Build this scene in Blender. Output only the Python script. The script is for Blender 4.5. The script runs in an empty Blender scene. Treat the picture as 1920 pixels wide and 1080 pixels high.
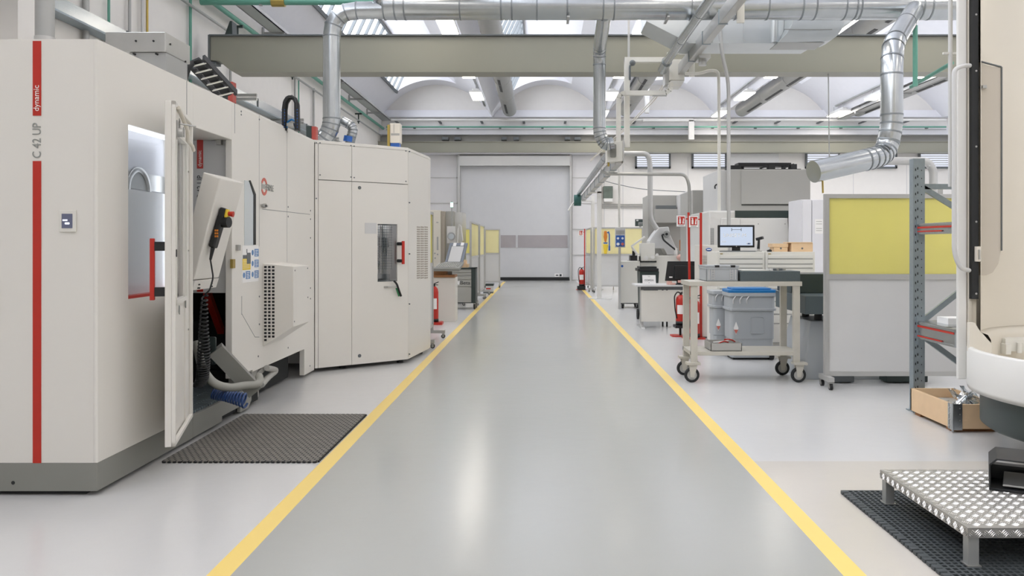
import bpy, bmesh, math, random
from mathutils import Vector, Matrix
random.seed(7)
SC = bpy.context.scene
COL = SC.collection
PI = math.pi
# ---------------------------------------------------------------- camera, world, light level
F, CX, CY, H = 1500.0, 1013.0, 459.0, 1.55      # focal length (px), vanishing point (px), eye height (m)
cam_d = bpy.data.cameras.new('camera'); cam = bpy.data.objects.new('camera', cam_d); COL.objects.link(cam)
cam.location = (0, 0, H); cam.rotation_euler = (PI/2, 0, 0)
cam_d.sensor_width = 36; cam_d.lens = F/1920*36
cam_d.shift_x = (960-CX)/1920; cam_d.shift_y = -(540-CY)/1920
cam_d.clip_start = 0.05; cam_d.clip_end = 200
SC.camera = cam
SC.view_settings.view_transform = 'Standard'; SC.view_settings.look = 'None'
SC.view_settings.gamma = 1; SC.view_settings.use_curve_mapping = False
SC.view_settings.exposure = EXPOSURE = 0.47
world = bpy.data.worlds.new('world'); SC.world = world; world.use_nodes = True
world.node_tree.nodes['Background'].inputs[0].default_value = (0.85, 0.92, 1, 1)
world.node_tree.nodes['Background'].inputs[1].default_value = 1.0
SKY_STRENGTH = 5.6        # daylight through the roof lights
LAMP_STRENGTH = 14.0      # ceiling light panels
SC.cycles.use_denoising = True
SC.cycles.max_bounces = 10; SC.cycles.diffuse_bounces = 6; SC.cycles.glossy_bounces = 4
SC.cycles.sample_clamp_indirect = 6
try: SC.cycles.use_light_tree = True
except Exception: pass

# ---------------------------------------------------------------- photo measurement helpers
def X_(px, Y): return (px-CX)*Y/F
def Z_(py, Y): return H-(py-CY)*Y/F
def P(px, py, Y): return Vector((X_(px, Y), Y, Z_(py, Y)))
def GY(py): return F*H/(py-CY)

# ---------------------------------------------------------------- materials
def lin(c):
    if isinstance(c, str):
        c = c.lstrip('#'); c = tuple(int(c[i:i+2], 16)/255 for i in (0, 2, 4))
    return tuple(x/12.92 if x <= .04045 else ((x+.055)/1.055)**2.4 for x in c[:3])
def mat(name, color, rough=.5, metal=0., var=.03, scale=4., bump=0., bscale=60., coat=0., spec=.5):
    m = bpy.data.materials.new(name); m.use_nodes = True
    nt = m.node_tree; N = nt.nodes; L = nt.links
    b = N['Principled BSDF']; c = lin(color)
    tc = N.new('ShaderNodeTexCoord')
    nz = N.new('ShaderNodeTexNoise'); nz.inputs['Scale'].default_value = scale; nz.inputs['Detail'].default_value = 3
    L.new(tc.outputs['Object'], nz.inputs['Vector'])
    mx = N.new('ShaderNodeMix'); mx.data_type = 'RGBA'
    mx.inputs['A'].default_value = (*[x*(1-var) for x in c], 1); mx.inputs['B'].default_value = (*[min(1, x*(1+var)) for x in c], 1)
    L.new(nz.outputs['Fac'], mx.inputs['Factor']); L.new(mx.outputs['Result'], b.inputs['Base Color'])
    b.inputs['Roughness'].default_value = rough; b.inputs['Metallic'].default_value = metal
    b.inputs['Specular IOR Level'].default_value = spec
    if coat: b.inputs['Coat Weight'].default_value = coat; b.inputs['Coat Roughness'].default_value = .1
    if bump:
        n2 = N.new('ShaderNodeTexNoise'); n2.inputs['Scale'].default_value = bscale
        L.new(tc.outputs['Object'], n2.inputs['Vector'])
        bp = N.new('ShaderNodeBump'); bp.inputs['Strength'].default_value = bump; bp.inputs['Distance'].default_value = .01
        L.new(n2.outputs['Fac'], bp.inputs['Height']); L.new(bp.outputs['Normal'], b.inputs['Normal'])
    return m
def emis(name, color, strength, both=False):
    m = bpy.data.materials.new(name); m.use_nodes = True
    nt = m.node_tree; N = nt.nodes; L = nt.links
    N.remove(N['Principled BSDF'])
    e = N.new('ShaderNodeEmission'); e.inputs[0].default_value = (*lin(color), 1); e.inputs[1].default_value = strength
    L.new(e.outputs[0], N['Material Output'].inputs[0]); return m
def glass(name, tint='#ffffff', gloss=.12, rough=.02, edge=.5):
    m = bpy.data.materials.new(name); m.use_nodes = True
    nt = m.node_tree; N = nt.nodes; L = nt.links
    N.remove(N['Principled BSDF'])
    t = N.new('ShaderNodeBsdfTransparent'); t.inputs[0].default_value = (*lin(tint), 1)
    g = N.new('ShaderNodeBsdfGlossy'); g.inputs['Roughness'].default_value = rough
    x = N.new('ShaderNodeMixShader'); fr = N.new('ShaderNodeLayerWeight'); fr.inputs[0].default_value = .35
    mt = N.new('ShaderNodeMath'); mt.operation = 'MULTIPLY_ADD'; mt.inputs[1].default_value = edge; mt.inputs[2].default_value = gloss*.4
    L.new(fr.outputs['Fresnel'], mt.inputs[0]); L.new(mt.outputs[0], x.inputs[0])
    L.new(t.outputs[0], x.inputs[1]); L.new(g.outputs[0], x.inputs[2]); L.new(x.outputs[0], N['Material Output'].inputs[0])
    return m
def frosted(name, color, amount=.6):
    m = bpy.data.materials.new(name); m.use_nodes = True
    nt = m.node_tree; N = nt.nodes; L = nt.links
    N.remove(N['Principled BSDF'])
    c = (*lin(color), 1)
    tc = N.new('ShaderNodeTexCoord'); nz = N.new('ShaderNodeTexNoise'); nz.inputs['Scale'].default_value = 1.5
    L.new(tc.outputs['Object'], nz.inputs['Vector'])
    mx = N.new('ShaderNodeMix'); mx.data_type = 'RGBA'
    mx.inputs['A'].default_value = (*[x*.93 for x in c[:3]], 1); mx.inputs['B'].default_value = (*[min(1, x*1.06) for x in c[:3]], 1)
    L.new(nz.outputs['Fac'], mx.inputs['Factor'])
    t = N.new('ShaderNodeBsdfTranslucent'); d = N.new('ShaderNodeBsdfDiffuse'); g = N.new('ShaderNodeBsdfGlossy'); g.inputs['Roughness'].default_value = .15
    for n in (t, d): L.new(mx.outputs['Result'], n.inputs[0])
    a = N.new('ShaderNodeMixShader'); a.inputs[0].default_value = amount
    L.new(d.outputs[0], a.inputs[1]); L.new(t.outputs[0], a.inputs[2])
    b = N.new('ShaderNodeMixShader'); b.inputs[0].default_value = .06
    L.new(a.outputs[0], b.inputs[1]); L.new(g.outputs[0], b.inputs[2]); L.new(b.outputs[0], N['Material Output'].inputs[0])
    return m
M = {}
M['wall'] = mat('wall_white', '#e2dfda', .7, bump=.03, bscale=30)
M['wall_cool'] = mat('wall_cool_white', '#dcdce0', .6)
M['ceiling'] = mat('ceiling_white', '#e2e2e6', .8)
M['machine'] = mat('machine_white', '#dedbd4', .42, var=.012, scale=2)
M['cream'] = mat('machine_cream', '#dcd6c9', .45, var=.02)
M['cream_dk'] = mat('machine_beige', '#c4bcae', .5, var=.03)
M['white'] = mat('clean_white', '#dcdbd7', .4, var=.015)
M['offwhite'] = mat('off_white', '#dcdad2', .45)
M['greywhite'] = mat('grey_white', '#c9c9c8', .5)
M['grey'] = mat('mid_grey', '#a9a8a3', .5)
M['greyd'] = mat('dark_grey', '#63686a', .5)
M['plinth'] = mat('plinth_grey', '#85857f', .5)
M['taupe'] = mat('taupe_grey', '#a49c90', .5)
M['red'] = mat('red_paint', '#b8281a', .4, var=.04)
M['black'] = mat('black_plastic', '#16181a', .45)
M['dark'] = mat('cavity_shade', '#1c1f1f', .8)  # near-black standing in for shade in the machine's cavity
M['darkgreen'] = mat('dark_green_grey', '#2f3b39', .45)
M['rubber'] = mat('rubber', '#222425', .7, var=.1)
M['beam'] = mat('olive_grey_steel', '#8e8d80', .45, var=.03, scale=1)
M['galv'] = mat('galvanised_steel', '#b6babc', .24, .92, var=.12, scale=7, bump=.03, bscale=9)
M['galv_dk'] = mat('galvanised_frame', '#9aa5ab', .42, .6, var=.12, scale=25)
M['galv_seam'] = mat('galvanised_seam', '#888d90', .35, .85, var=.1, scale=9)
M['steel'] = mat('brushed_steel', '#b5b5b2', .32, .8, var=.06, scale=12)
M['alu'] = mat('aluminium', '#bdbdbb', .4, .5, var=.04)
M['zinc'] = mat('zinc_dull', '#a7a8a6', .45, .5, var=.06)
M['green'] = mat('pipe_green', '#5f9a88', .45)
M['teal'] = mat('dark_teal', '#2f5d57', .5)
M['wood'] = mat('pale_wood', '#dfc09a', .6, var=.10, scale=9)
M['woodd'] = mat('oak_brown', '#9a6b42', .55, var=.15, scale=9)
M['blue'] = mat('blue_plastic', '#1d72b0', .4)
M['navy'] = mat('navy_hose', '#1f3f74', .35)
M['socket'] = mat('socket_blue', '#2a5fae', .4)
M['drum'] = mat('grey_plastic', '#a9adb0', .42, var=.02)
M['granite'] = mat('granite', '#525c5f', .35, var=.18, scale=120)
M['granite_dk'] = mat('dark_granite', '#303a38', .4, var=.3, scale=150)
M['paper'] = mat('paper', '#edecea', .7)
M['text'] = mat('ink_dark', '#33373a', .6)
M['text_grey'] = mat('ink_grey', '#8f918d', .6)
M['text_white'] = mat('ink_white', '#f2efe9', .6)
M['yellow'] = mat('signal_yellow', '#e9c93a', .5)
M['orange'] = mat('orange', '#d9832b', .5)
M['brass'] = mat('brass', '#b09a55', .35, .7)
M['signblue'] = mat('sign_blue', '#5b86b8', .5)
M['salmon'] = mat('pale_red', '#c86a5c', .5)
M['greenled'] = emis('green_led', '#b8ffe4', 3)
M['screen'] = emis('monitor_glow', '#b9c4d6', .9)
M['panel_display'] = emis('small_display', '#6f7286', .55)
M['panel_glow'] = emis('small_display_glow', '#e8ecff', 1.0)
M['work_light'] = emis('machine_work_light', '#f4f7ff', 3.2)
M['lamp'] = emis('light_panel_glow', '#fff6ea', LAMP_STRENGTH)
M['skylight'] = emis('daylight_glass', '#f1f5ff', SKY_STRENGTH)
M['window_glow'] = emis('lit_blind', '#dfe4f4', .85)
M['yellow_film'] = frosted('yellow_translucent_film', '#f3eda2', .6)
M['pale_yellow_film'] = frosted('pale_yellow_film', '#fdf5cf', .6)  # lighter copy of the film, with the far screens' backlight in its colour
M['glass'] = glass('clear_glass')
M['glass_grey'] = glass('tinted_glass', '#c9d2da', .3, .05)
M['poly'] = mat('polycarbonate', '#d6d5d6', .25, var=.05, scale=1.5)
M['plastic_wrap'] = glass('clear_plastic', '#e8eef2', .8, .12)

# ---------------------------------------------------------------- mesh builder
class MB:
    def __init__(s): s.v = []; s.f = []; s.sm = []; s.mi = []
    def add(s, vs, fs, smooth=False, m=0):
        o = len(s.v); s.v += [tuple(v) for v in vs]
        for f in fs: s.f.append([o+i for i in f]); s.sm.append(smooth); s.mi.append(m)
        return s
    def hexa(s, b, t, m=0):
        return s.add(list(b)+list(t), [(3,2,1,0),(4,5,6,7),(0,1,5,4),(1,2,6,5),(2,3,7,6),(3,0,4,7)], m=m)
    def box(s, x0, x1, y0, y1, z0, z1, m=0):
        return s.hexa([(x0,y0,z0),(x1,y0,z0),(x1,y1,z0),(x0,y1,z0)], [(x0,y0,z1),(x1,y0,z1),(x1,y1,z1),(x0,y1,z1)], m)
    def cbox(s, c, d, m=0):
        return s.box(c[0]-d[0]/2, c[0]+d[0]/2, c[1]-d[1]/2, c[1]+d[1]/2, c[2]-d[2]/2, c[2]+d[2]/2, m)
    def obox(s, c, u, v, w, m=0):            # centre and three half-axis vectors
        c, u, v, w = map(Vector, (c, u, v, w))
        return s.hexa([c-u-v-w, c+u-v-w, c+u+v-w, c-u+v-w], [c-u-v+w, c+u-v+w, c+u+v+w, c-u+v+w], m)
    def beam(s, p0, p1, w, h, up=(0,0,1), m=0):
        p0, p1, up = Vector(p0), Vector(p1), Vector(up)
        d = (p1-p0); sd = d.cross(up).normalized(); up = sd.cross(d).normalized()
        return s.obox((p0+p1)/2, d/2, sd*w/2, up*h/2, m)
    def prism(s, poly, axis, a, b, m=0, smooth=False):
        def q(u, v, w): return {'x': (w,u,v), 'y': (u,w,v), 'z': (u,v,w)}[axis]
        n = len(poly); vs = [q(u,v,a) for u,v in poly]+[q(u,v,b) for u,v in poly]
        s.add(vs, [list(range(n))[::-1], list(range(n, 2*n))], m=m)
        o = len(s.v)-2*n
        for i in range(n):
            j = (i+1) % n; s.f.append([o+i, o+j, o+n+j, o+n+i]); s.sm.append(smooth); s.mi.append(m)
        return s
    def rbox(s, x0, x1, y0, y1, z0, z1, r, axis='z', n=4, m=0):
        a = {'z': (x0,x1,y0,y1,z0,z1), 'y': (x0,x1,z0,z1,y0,y1), 'x': (y0,y1,z0,z1,x0,x1)}[axis]
        u0,u1,v0,v1,w0,w1 = a; poly = []
        for cx, cy, st in ((u1-r,v1-r,0),(u0+r,v1-r,PI/2),(u0+r,v0+r,PI),(u1-r,v0+r,1.5*PI)):
            for i in range(n+1):
                t = st+i/n*PI/2; poly.append((cx+r*math.cos(t), cy+r*math.sin(t)))
        return s.prism(poly, axis, w0, w1, m)
    def cyl(s, p0, p1, r, r2=None, n=16, m=0, caps=True):
        p0, p1 = Vector(p0), Vector(p1); r2 = r if r2 is None else r2
        d = (p1-p0).normalized(); a = d.orthogonal().normalized(); b = d.cross(a)
        vs = []
        for p, rr in ((p0, r), (p1, r2)):
            for i in range(n):
                t = 2*PI*i/n; vs.append(p+a*rr*math.cos(t)+b*rr*math.sin(t))
        s.add(vs, [(i, (i+1) % n, n+(i+1) % n, n+i) for i in range(n)], True, m)
        if caps: s.add(vs, [list(range(n))[::-1], list(range(n, 2*n))], False, m)
        return s
    def tube(s, pts, r, n=10, fillet=0, seg=5, m=0, caps=True):
        pts = [Vector(p) for p in pts]
        if fillet:
            q = [pts[0]]
            for i in range(1, len(pts)-1):
                a, b, c = pts[i-1], pts[i], pts[i+1]
                u, w = (a-b), (c-b); f = min(fillet, u.length*.49, w.length*.49)
                if u.normalized().dot(w.normalized()) < -.999: q.append(b); continue
                p0, p2 = b+u.normalized()*f, b+w.normalized()*f
                for k in range(seg+1):
                    t = k/seg; q.append(p0*(1-t)**2+b*2*t*(1-t)+p2*t*t)
            q.append(pts[-1]); pts = q
        k = len(pts); tg = []
        for i in range(k):
            a = pts[max(0, i-1)]; b = pts[min(k-1, i+1)]; tg.append((b-a).normalized())
        nrm = tg[0].orthogonal().normalized(); vs = []
        for i in range(k):
            nrm = (nrm-tg[i]*nrm.dot(tg[i])).normalized(); bn = tg[i].cross(nrm)
            for j in range(n):
                t = 2*PI*j/n; vs.append(pts[i]+nrm*r*math.cos(t)+bn*r*math.sin(t))
        fs = [(i*n+j, i*n+(j+1) % n, (i+1)*n+(j+1) % n, (i+1)*n+j) for i in range(k-1) for j in range(n)]
        s.add(vs, fs, True, m)
        if caps: s.add([vs[j] for j in range(n)]+[vs[(k-1)*n+j] for j in range(n)], [list(range(n))[::-1], list(range(n, 2*n))], False, m)
        return pts, tg
    def duct(s, pts, r, n=24, fillet=0, seg=5, band=1.2, m=0):
        q, tg = s.tube(pts, r, n, fillet, seg, m)
        for i in range(1, len(q)):                      # raised seams at every gore and along straight runs
            L = (q[i]-q[i-1]).length; c = max(1, int(L/band)) if L > r*2 else 1
            for j in range(c):
                p = q[i-1].lerp(q[i], j/c)
                if i == 1 and j == 0: p = p+tg[0]*.012
                dd = tg[i-1] if j == 0 else (q[i]-q[i-1]).normalized(); s.cyl(p-dd*.01, p+dd*.01, r*1.035, n=n, m=1)
        return s
    def lathe(s, prof, c=(0,0,0), n=24, a0=0, a1=2*PI, m=0, smooth=True):
        full = abs(a1-a0-2*PI) < 1e-6; k = n if full else n+1; vs = []
        for r, z in prof:
            for i in range(k):
                t = a0+(a1-a0)*i/n; vs.append((c[0]+r*math.cos(t), c[1]+r*math.sin(t), c[2]+z))
        fs = []
        for p in range(len(prof)-1):
            for i in range(n):
                j = (i+1) % k; fs.append((p*k+i, p*k+j, (p+1)*k+j, (p+1)*k+i))
        return s.add(vs, fs, smooth, m)
    def ball(s, c, r, n=12, m=0):
        c = Vector(c); vs = []; k = n//2
        for i in range(k+1):
            a = PI*i/k
            for j in range(n):
                t = 2*PI*j/n; vs.append(c+Vector((math.sin(a)*math.cos(t), math.sin(a)*math.sin(t), math.cos(a)))*r)
        return s.add(vs, [(i*n+j, i*n+(j+1) % n, (i+1)*n+(j+1) % n, (i+1)*n+j) for i in range(k) for j in range(n)], True, m)
    def xf(s, mx, start=0):
        for i in range(start, len(s.v)): s.v[i] = tuple(mx @ Vector(s.v[i]))
        return s
ORG = {}
def mesh_from(name, mb, off):
    me = bpy.data.meshes.new(name)
    me.from_pydata([(v[0]-off[0], v[1]-off[1], v[2]-off[2]) for v in mb.v], [], mb.f)
    for p, sm, mi in zip(me.polygons, mb.sm, mb.mi): p.use_smooth = sm; p.material_index = mi
    bm = bmesh.new(); bm.from_mesh(me); bmesh.ops.recalc_face_normals(bm, faces=bm.faces); bm.to_mesh(me); bm.free()
    me.update(); return me
def finish(o, mats, bevel):
    if isinstance(mats, str) and o.data.polygons and max(p.material_index for p in o.data.polygons) == 1: mats = [mats, 'galv_seam']
    for m in (mats if isinstance(mats, (list, tuple)) else [mats]): o.data.materials.append(M[m] if isinstance(m, str) else m)
    if bevel:
        b = o.modifiers.new('bevel', 'BEVEL'); b.width = bevel; b.segments = 2; b.limit_method = 'ANGLE'; b.angle_limit = .6; b.harden_normals = False
def thing(name, label, cat, loc=(0,0,0), group=None, rz=0, local=False):
    o = bpy.data.objects.new(name, None); COL.objects.link(o); o.empty_display_size = .1
    o.location = loc; o.rotation_euler = (0, 0, rz)
    o['label'] = label; o['category'] = cat
    if group: o['group'] = group
    ORG[o.name] = (0,0,0) if local else tuple(loc)
    return o
def part(name, mb, mats, parent, bevel=0, label=None, kind=None):
    off = ORG[parent.name]
    o = bpy.data.objects.new(name, mesh_from(name, mb, off)); COL.objects.link(o)
    o.parent = parent; ORG[o.name] = off; finish(o, mats, bevel)
    if label: o['label'] = label
    if kind: o['kind'] = kind
    return o
def pieces(name, mbs, mats, parent, bevel=0, label=None):
    return [part(name, m, mats, parent, bevel, label) for m in mbs]
def solo(name, mb, mats, label, cat, group=None, bevel=0, kind=None):
    xs, ys, zs = zip(*mb.v); off = ((min(xs)+max(xs))/2, (min(ys)+max(ys))/2, min(zs))
    o = bpy.data.objects.new(name, mesh_from(name, mb, off)); COL.objects.link(o); o.location = off
    ORG[o.name] = off; finish(o, mats, bevel)
    o['label'] = label; o['category'] = cat
    if group: o['group'] = group
    if kind: o['kind'] = kind
    return o
def struct(name, mb, mats, label, parent=None, bevel=0):
    if parent is not None: return part(name, mb, mats, parent, bevel, label)
    o = bpy.data.objects.new(name, mesh_from(name, mb, (0,0,0))); COL.objects.link(o); ORG[o.name] = (0,0,0)
    finish(o, mats, bevel); o['kind'] = 'structure'; o['label'] = label
    return o
def dup(root, loc, label=None, rz=None, group=None):
    r = root.copy(); COL.objects.link(r); r.location = loc
    if rz is not None: r.rotation_euler = (0, 0, rz)
    if label: r['label'] = label
    if group: r['group'] = group
    def kids(a, b):
        for ch in list(a.children):
            if ch is b or ch.name == b.name: continue
            c = ch.copy(); COL.objects.link(c); c.parent = b; kids(ch, c)
    kids(root, r); return r
def text(s, size, m, origin, right, up, parent, name='lettering', align='LEFT', depth=.0008, label=None, font_scale=1.0):
    cu = bpy.data.curves.new('t', 'FONT'); cu.body = s; cu.size = size; cu.align_x = align; cu.align_y = 'CENTER'; cu.extrude = depth
    cu.space_character = 1.0; cu.resolution_u = 4
    t = bpy.data.objects.new('t', cu); COL.objects.link(t); dg = bpy.context.evaluated_depsgraph_get(); dg.update()
    me = bpy.data.meshes.new_from_object(t.evaluated_get(dg)); bpy.data.objects.remove(t); bpy.data.curves.remove(cu)
    right = Vector(right).normalized(); up = Vector(up).normalized(); nn = right.cross(up)
    off = Vector(ORG[parent.name]); o3 = Vector(origin)-off
    for v in me.vertices: v.co = o3+right*v.co.x*font_scale+up*v.co.y+nn*v.co.z
    me.name = name; me.materials.clear(); me.materials.append(M[m])
    o = bpy.data.objects.new(name, me); COL.objects.link(o); o.parent = parent; ORG[o.name] = tuple(off)
    if label: o['label'] = label
    return o
# ================================================================ ROOM
XL, XR, YB, YF = -6.95, 22.33, 35.0, -9.0
VW = 4.88; NV = 6; VC = [XL+VW/2+VW*k for k in range(NV)]; VALLEY = [XL+VW*k for k in range(NV+1)]
AP, RR = 8.55, 2.75
def arc_z(o): return AP-(RR-math.sqrt(RR*RR-o*o))
ZV = arc_z(2.44)
# painted concrete floor, glossy
def floor_mat(name, col, rough, var=.03, streak=0, scuff=0):
    m = mat(name, col, rough, var=var, scale=.8)
    nt = m.node_tree; N = nt.nodes; L = nt.links; b = N['Principled BSDF']
    tc = N.new('ShaderNodeTexCoord')
    n1 = N.new('ShaderNodeTexNoise'); n1.inputs['Scale'].default_value = 140; n1.inputs['Detail'].default_value = 2
    n2 = N.new('ShaderNodeTexNoise'); n2.inputs['Scale'].default_value = 7
    L.new(tc.outputs['Object'], n1.inputs['Vector']); L.new(tc.outputs['Object'], n2.inputs['Vector'])
    ad = N.new('ShaderNodeMath'); ad.operation = 'MULTIPLY_ADD'; ad.inputs[1].default_value = .25
    L.new(n1.outputs['Fac'], ad.inputs[0]); L.new(n2.outputs['Fac'], ad.inputs[2])
    bp = N.new('ShaderNodeBump'); bp.inputs['Strength'].default_value = .10; bp.inputs['Distance'].default_value = .01
    L.new(ad.outputs[0], bp.inputs['Height']); L.new(bp.outputs['Normal'], b.inputs['Normal'])
    b.inputs['Specular IOR Level'].default_value = .5
    if scuff:
        mp = N.new('ShaderNodeMapping'); mp.inputs['Scale'].default_value = (2.2, 9, 1); mp.inputs['Rotation'].default_value = (0, 0, .35)
        L.new(tc.outputs['Object'], mp.inputs['Vector'])
        n3 = N.new('ShaderNodeTexNoise'); n3.inputs['Scale'].default_value = 2.6; n3.inputs['Detail'].default_value = 5; n3.inputs['Roughness'].default_value = .65
        L.new(mp.outputs[0], n3.inputs['Vector'])
        cr = N.new('ShaderNodeValToRGB'); cr.color_ramp.elements[0].position = .745; cr.color_ramp.elements[1].position = .76
        L.new(n3.outputs['Fac'], cr.inputs[0])
        src = b.inputs['Base Color'].links[0].from_socket
        mx = N.new('ShaderNodeMix'); mx.data_type = 'RGBA'; mx.inputs['B'].default_value = (*lin('#6d6a64'), 1)
        L.new(cr.outputs[0], mx.inputs['Factor']); L.new(src, mx.inputs['A']); L.new(mx.outputs['Result'], b.inputs['Base Color'])
    return m
M['floor_light'] = floor_mat('floor_light_grey', '#cccccb', .22, scuff=1)
M['floor_warm'] = floor_mat('floor_warm_grey', '#c6c1b9', .26)
M['floor_aisle'] = floor_mat('floor_aisle_grey', '#a7a8a4', .19)
M['floor_yellow'] = floor_mat('floor_yellow_paint', '#edd078', .4)
f = MB()
def strip(x0, x1, y0, y1, m): f.add([(x0,y0,0),(x1,y0,0),(x1,y1,0),(x0,y1,0)], [(0,1,2,3)], m=m)
LX0, LX1, RX0, RX1 = -1.565, -1.452, 1.42, 1.53
strip(XL-.2, LX0, YF, YB, 0); strip(LX0, LX1, YF, 33.6, 3); strip(LX0, LX1, 33.6, YB, 2); strip(LX1, RX0, YF, YB, 2)
strip(RX0, RX1, YF, 27.5, 3); strip(RX0, RX1, 27.5, YB, 2); strip(RX1, XR, YF, 5.73, 1); strip(RX1, XR, 5.73, YB, 0)
struct('floor', f, ['floor_light', 'floor_warm', 'floor_aisle', 'floor_yellow'], 'glossy grey floor with a darker aisle between two yellow lines')
# walls
w = MB(); w.box(XL-.2, XL, YF, YB+.3, 0, 10); struct('wall_left', w, 'wall', 'plain white side wall')
w = MB(); w.box(XL-.2, XR+.2, YB, YB+.2, 0, 10)
struct('wall_back', w, 'wall', 'white end wall behind the roller door')
w = MB(); w.box(XR, XR+.2, YF, YB, 0, 10); struct('wall_right', w, 'wall', 'white side wall far to the right')
w = MB(); w.box(XL-.2, XR+.2, YF-.2, YF, 0, 10); struct('wall_front', w, 'wall', 'white wall behind the viewpoint')
# vaulted ceiling with roof lights
YG = 33.9
c = MB()
GL0, GT, GR = -1.6, (-1.02, 9.30), .95
def skin(prof, y0, y1):
    n = len(prof); c.add([(x, y0, z) for x, z in prof]+[(x, y1, z) for x, z in prof], [(i, i+1, n+i+1, n+i) for i in range(n-1)], True)
for cx in VC:
    def A(a, b, n=8): return [(cx+a+(b-a)*i/n, arc_z(a+(b-a)*i/n)) for i in range(n+1)]
    skin(A(-2.44, GL0), YF, YG); skin(A(GR, 2.44), YF, YG)
    skin(A(-2.44, 2.44, 24), YG, YB)
    mon = [(cx+GT[0]+(GR-GT[0])*t, GT[1]*(1-t)+arc_z(GR)*t+.22*math.sin(PI*t)) for t in [i/8 for i in range(9)]]
    skin(mon, YF, YG)
    ch = A(GL0, GR, 12); top = mon[::-1]
    for yy in (YG, YF):                                        # closing cheek of the roof light
        c.add([(x, yy, z) for x, z in ch]+[(x, yy, z) for x, z in top], [list(range(len(ch)+len(top)))])
struct('ceiling', c, 'ceiling', 'white barrel vaulted ceiling with roof lights')
for k, cx in enumerate(VC):
    g = MB(); a = (cx+GL0-.02, arc_z(GL0)); b = (cx+GT[0]-.02, GT[1])
    g.add([(a[0],YF,a[1]),(b[0],YF,b[1]),(b[0],YG,b[1]),(a[0],YG,a[1])], [(0,1,2,3)])
    wnd = struct(f'window_{k+1}', g, 'skylight', 'bright sloping roof light of a ceiling vault')
    m = MB(); ys = YF+.6; d = Vector((b[0]-a[0], 0, b[1]-a[1])); u = d.normalized(); nn = Vector((u.z, 0, -u.x))
    while ys < YG:
        m.beam(Vector((a[0], ys, a[1]))+nn*.05, Vector((b[0], ys, b[1]))+nn*.05, .07, .1, up=nn); ys += .78
    for t in (.0, .97): 
        p = Vector((a[0], YF, a[1]))+d*t+nn*.06; m.beam(p, p+Vector((0, YG-YF, 0)), .1, .09, up=nn)
    struct('window_frame', m, 'greyd', 'grey glazing bars', parent=wnd)
# ---- end wall build-up
t = MB(); t.prism([(YB, 7.10), (34.72, 7.10), (34.85, 7.42), (YB, 7.42)], 'x', XL, XR); struct('trim_1', t, 'ceiling', 'white ledge under the vault ends')
t = MB(); t.box(XL, XR, 34.45, YB, 6.30, 6.58); struct('trim_2', t, 'wall_cool', 'white ledge above the steel beam')
t = MB(); t.box(XL, XR, 34.8, YB, 5.95, 6.30); struct('trim_3', t, 'grey', 'recess above the steel beam with its shade painted grey')  # grey band; the recess's shade is put into its colour
t = MB(); t.box(XL, 2.55, 34.3, YB, Z_(288, 34.3), Z_(279, 34.3)); struct('trim_4', t, 'wall_cool', 'pale band over the roller door')
t = MB(); t.box(XL, XR, 34.25, 34.6, Z_(285, 34.25), Z_(266, 34.25)); t.box(XL, XR, 34.2, 34.65, Z_(285, 34.25)-.02, Z_(285, 34.25)); t.box(XL, XR, 34.2, 34.65, Z_(266, 34.25), Z_(266, 34.25)+.02)
solo('steel_beam', t, 'beam', 'long olive grey steel beam running along the far end wall above the roller door', 'beam')
# roller door
YD = 34.85
d = MB(); d.box(X_(863,YD), X_(1068,YD), YD, YB-.02, 0.02, Z_(311,YD)); door = struct('door_1', d, 'greywhite', 'closed pale grey roller door at the end of the aisle')
M['door'] = mat('door_curtain', '#c6c7c9', .5); door.data.materials[0] = M['door']
d = MB()
for a, b in ((882,936),(939,967),(971,1064)): d.box(X_(a,YD), X_(b,YD), YD-.02, YD, Z_(464,YD), Z_(441,YD))
M['vision'] = mat('vision_strip', '#a39ea0', .12, var=.12, scale=2); struct('vision_strip', d, 'vision', 'grey see through strip', parent=door)
d = MB(); d.prism([(YD-.35, Z_(312,YD)), (YD, Z_(312,YD)), (YD, Z_(288,YD)), (YD-.12, Z_(288,YD)), (YD-.35, Z_(294,YD))], 'x', X_(863,YD), X_(1068,YD))
struct('header_box', d, 'alu', 'grey metal roller housing', parent=door)
for a in (859, 1068):
    d = MB(); d.box(X_(a,YD), X_(a+4,YD), YD-.2, YD+.1, 0, Z_(288,YD)); struct('guide_rail', d, 'alu', 'side guide rail', parent=door)
d = MB(); d.box(X_(864,YD), X_(1067,YD), YD-.05, YD, 0, .14); struct('bottom_seal', d, 'black', 'black rubber seal', parent=door)
d = MB(); d.box(X_(1040,YD), X_(1055,YD), YD-.012, YD, Z_(519,YD), Z_(513,YD)); lab = struct('door_sticker', d, 'paper', 'small white sticker', parent=door)
d = MB(); d.box(X_(1042,YD), X_(1047,YD), YD-.016, YD-.01, Z_(517,YD), Z_(515,YD)); d.box(X_(1049,YD), X_(1053,YD), YD-.016, YD-.01, Z_(518,YD), Z_(514,YD)); struct('sticker_print', d, 'text', 'dark print', parent=lab)
# polycarbonate side lights
for k, (a, b) in enumerate(((724, 858), (1073, 1128))):
    g = MB(); g.box(X_(a,YD), X_(b,YD), YD+.03, YB-.01, 0, Z_(288,YD)); wn = struct(f'window_{k+7}', g, 'poly', 'milky polycarbonate side panels of the roller door')
    m = MB()
    for y in (291, 333, 381, 430, 478, 525): m.box(X_(a,YD), X_(b,YD), YD, YD+.05, Z_(y+.8,YD), Z_(y-.8,YD))
    for x in ((a, b-2) if k == 0 else (b-2,)): m.box(X_(x,YD), X_(x+2,YD), YD, YD+.05, 0, Z_(288,YD))
    struct('window_frame', m, 'alu', 'thin grey frame', parent=wn)
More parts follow.
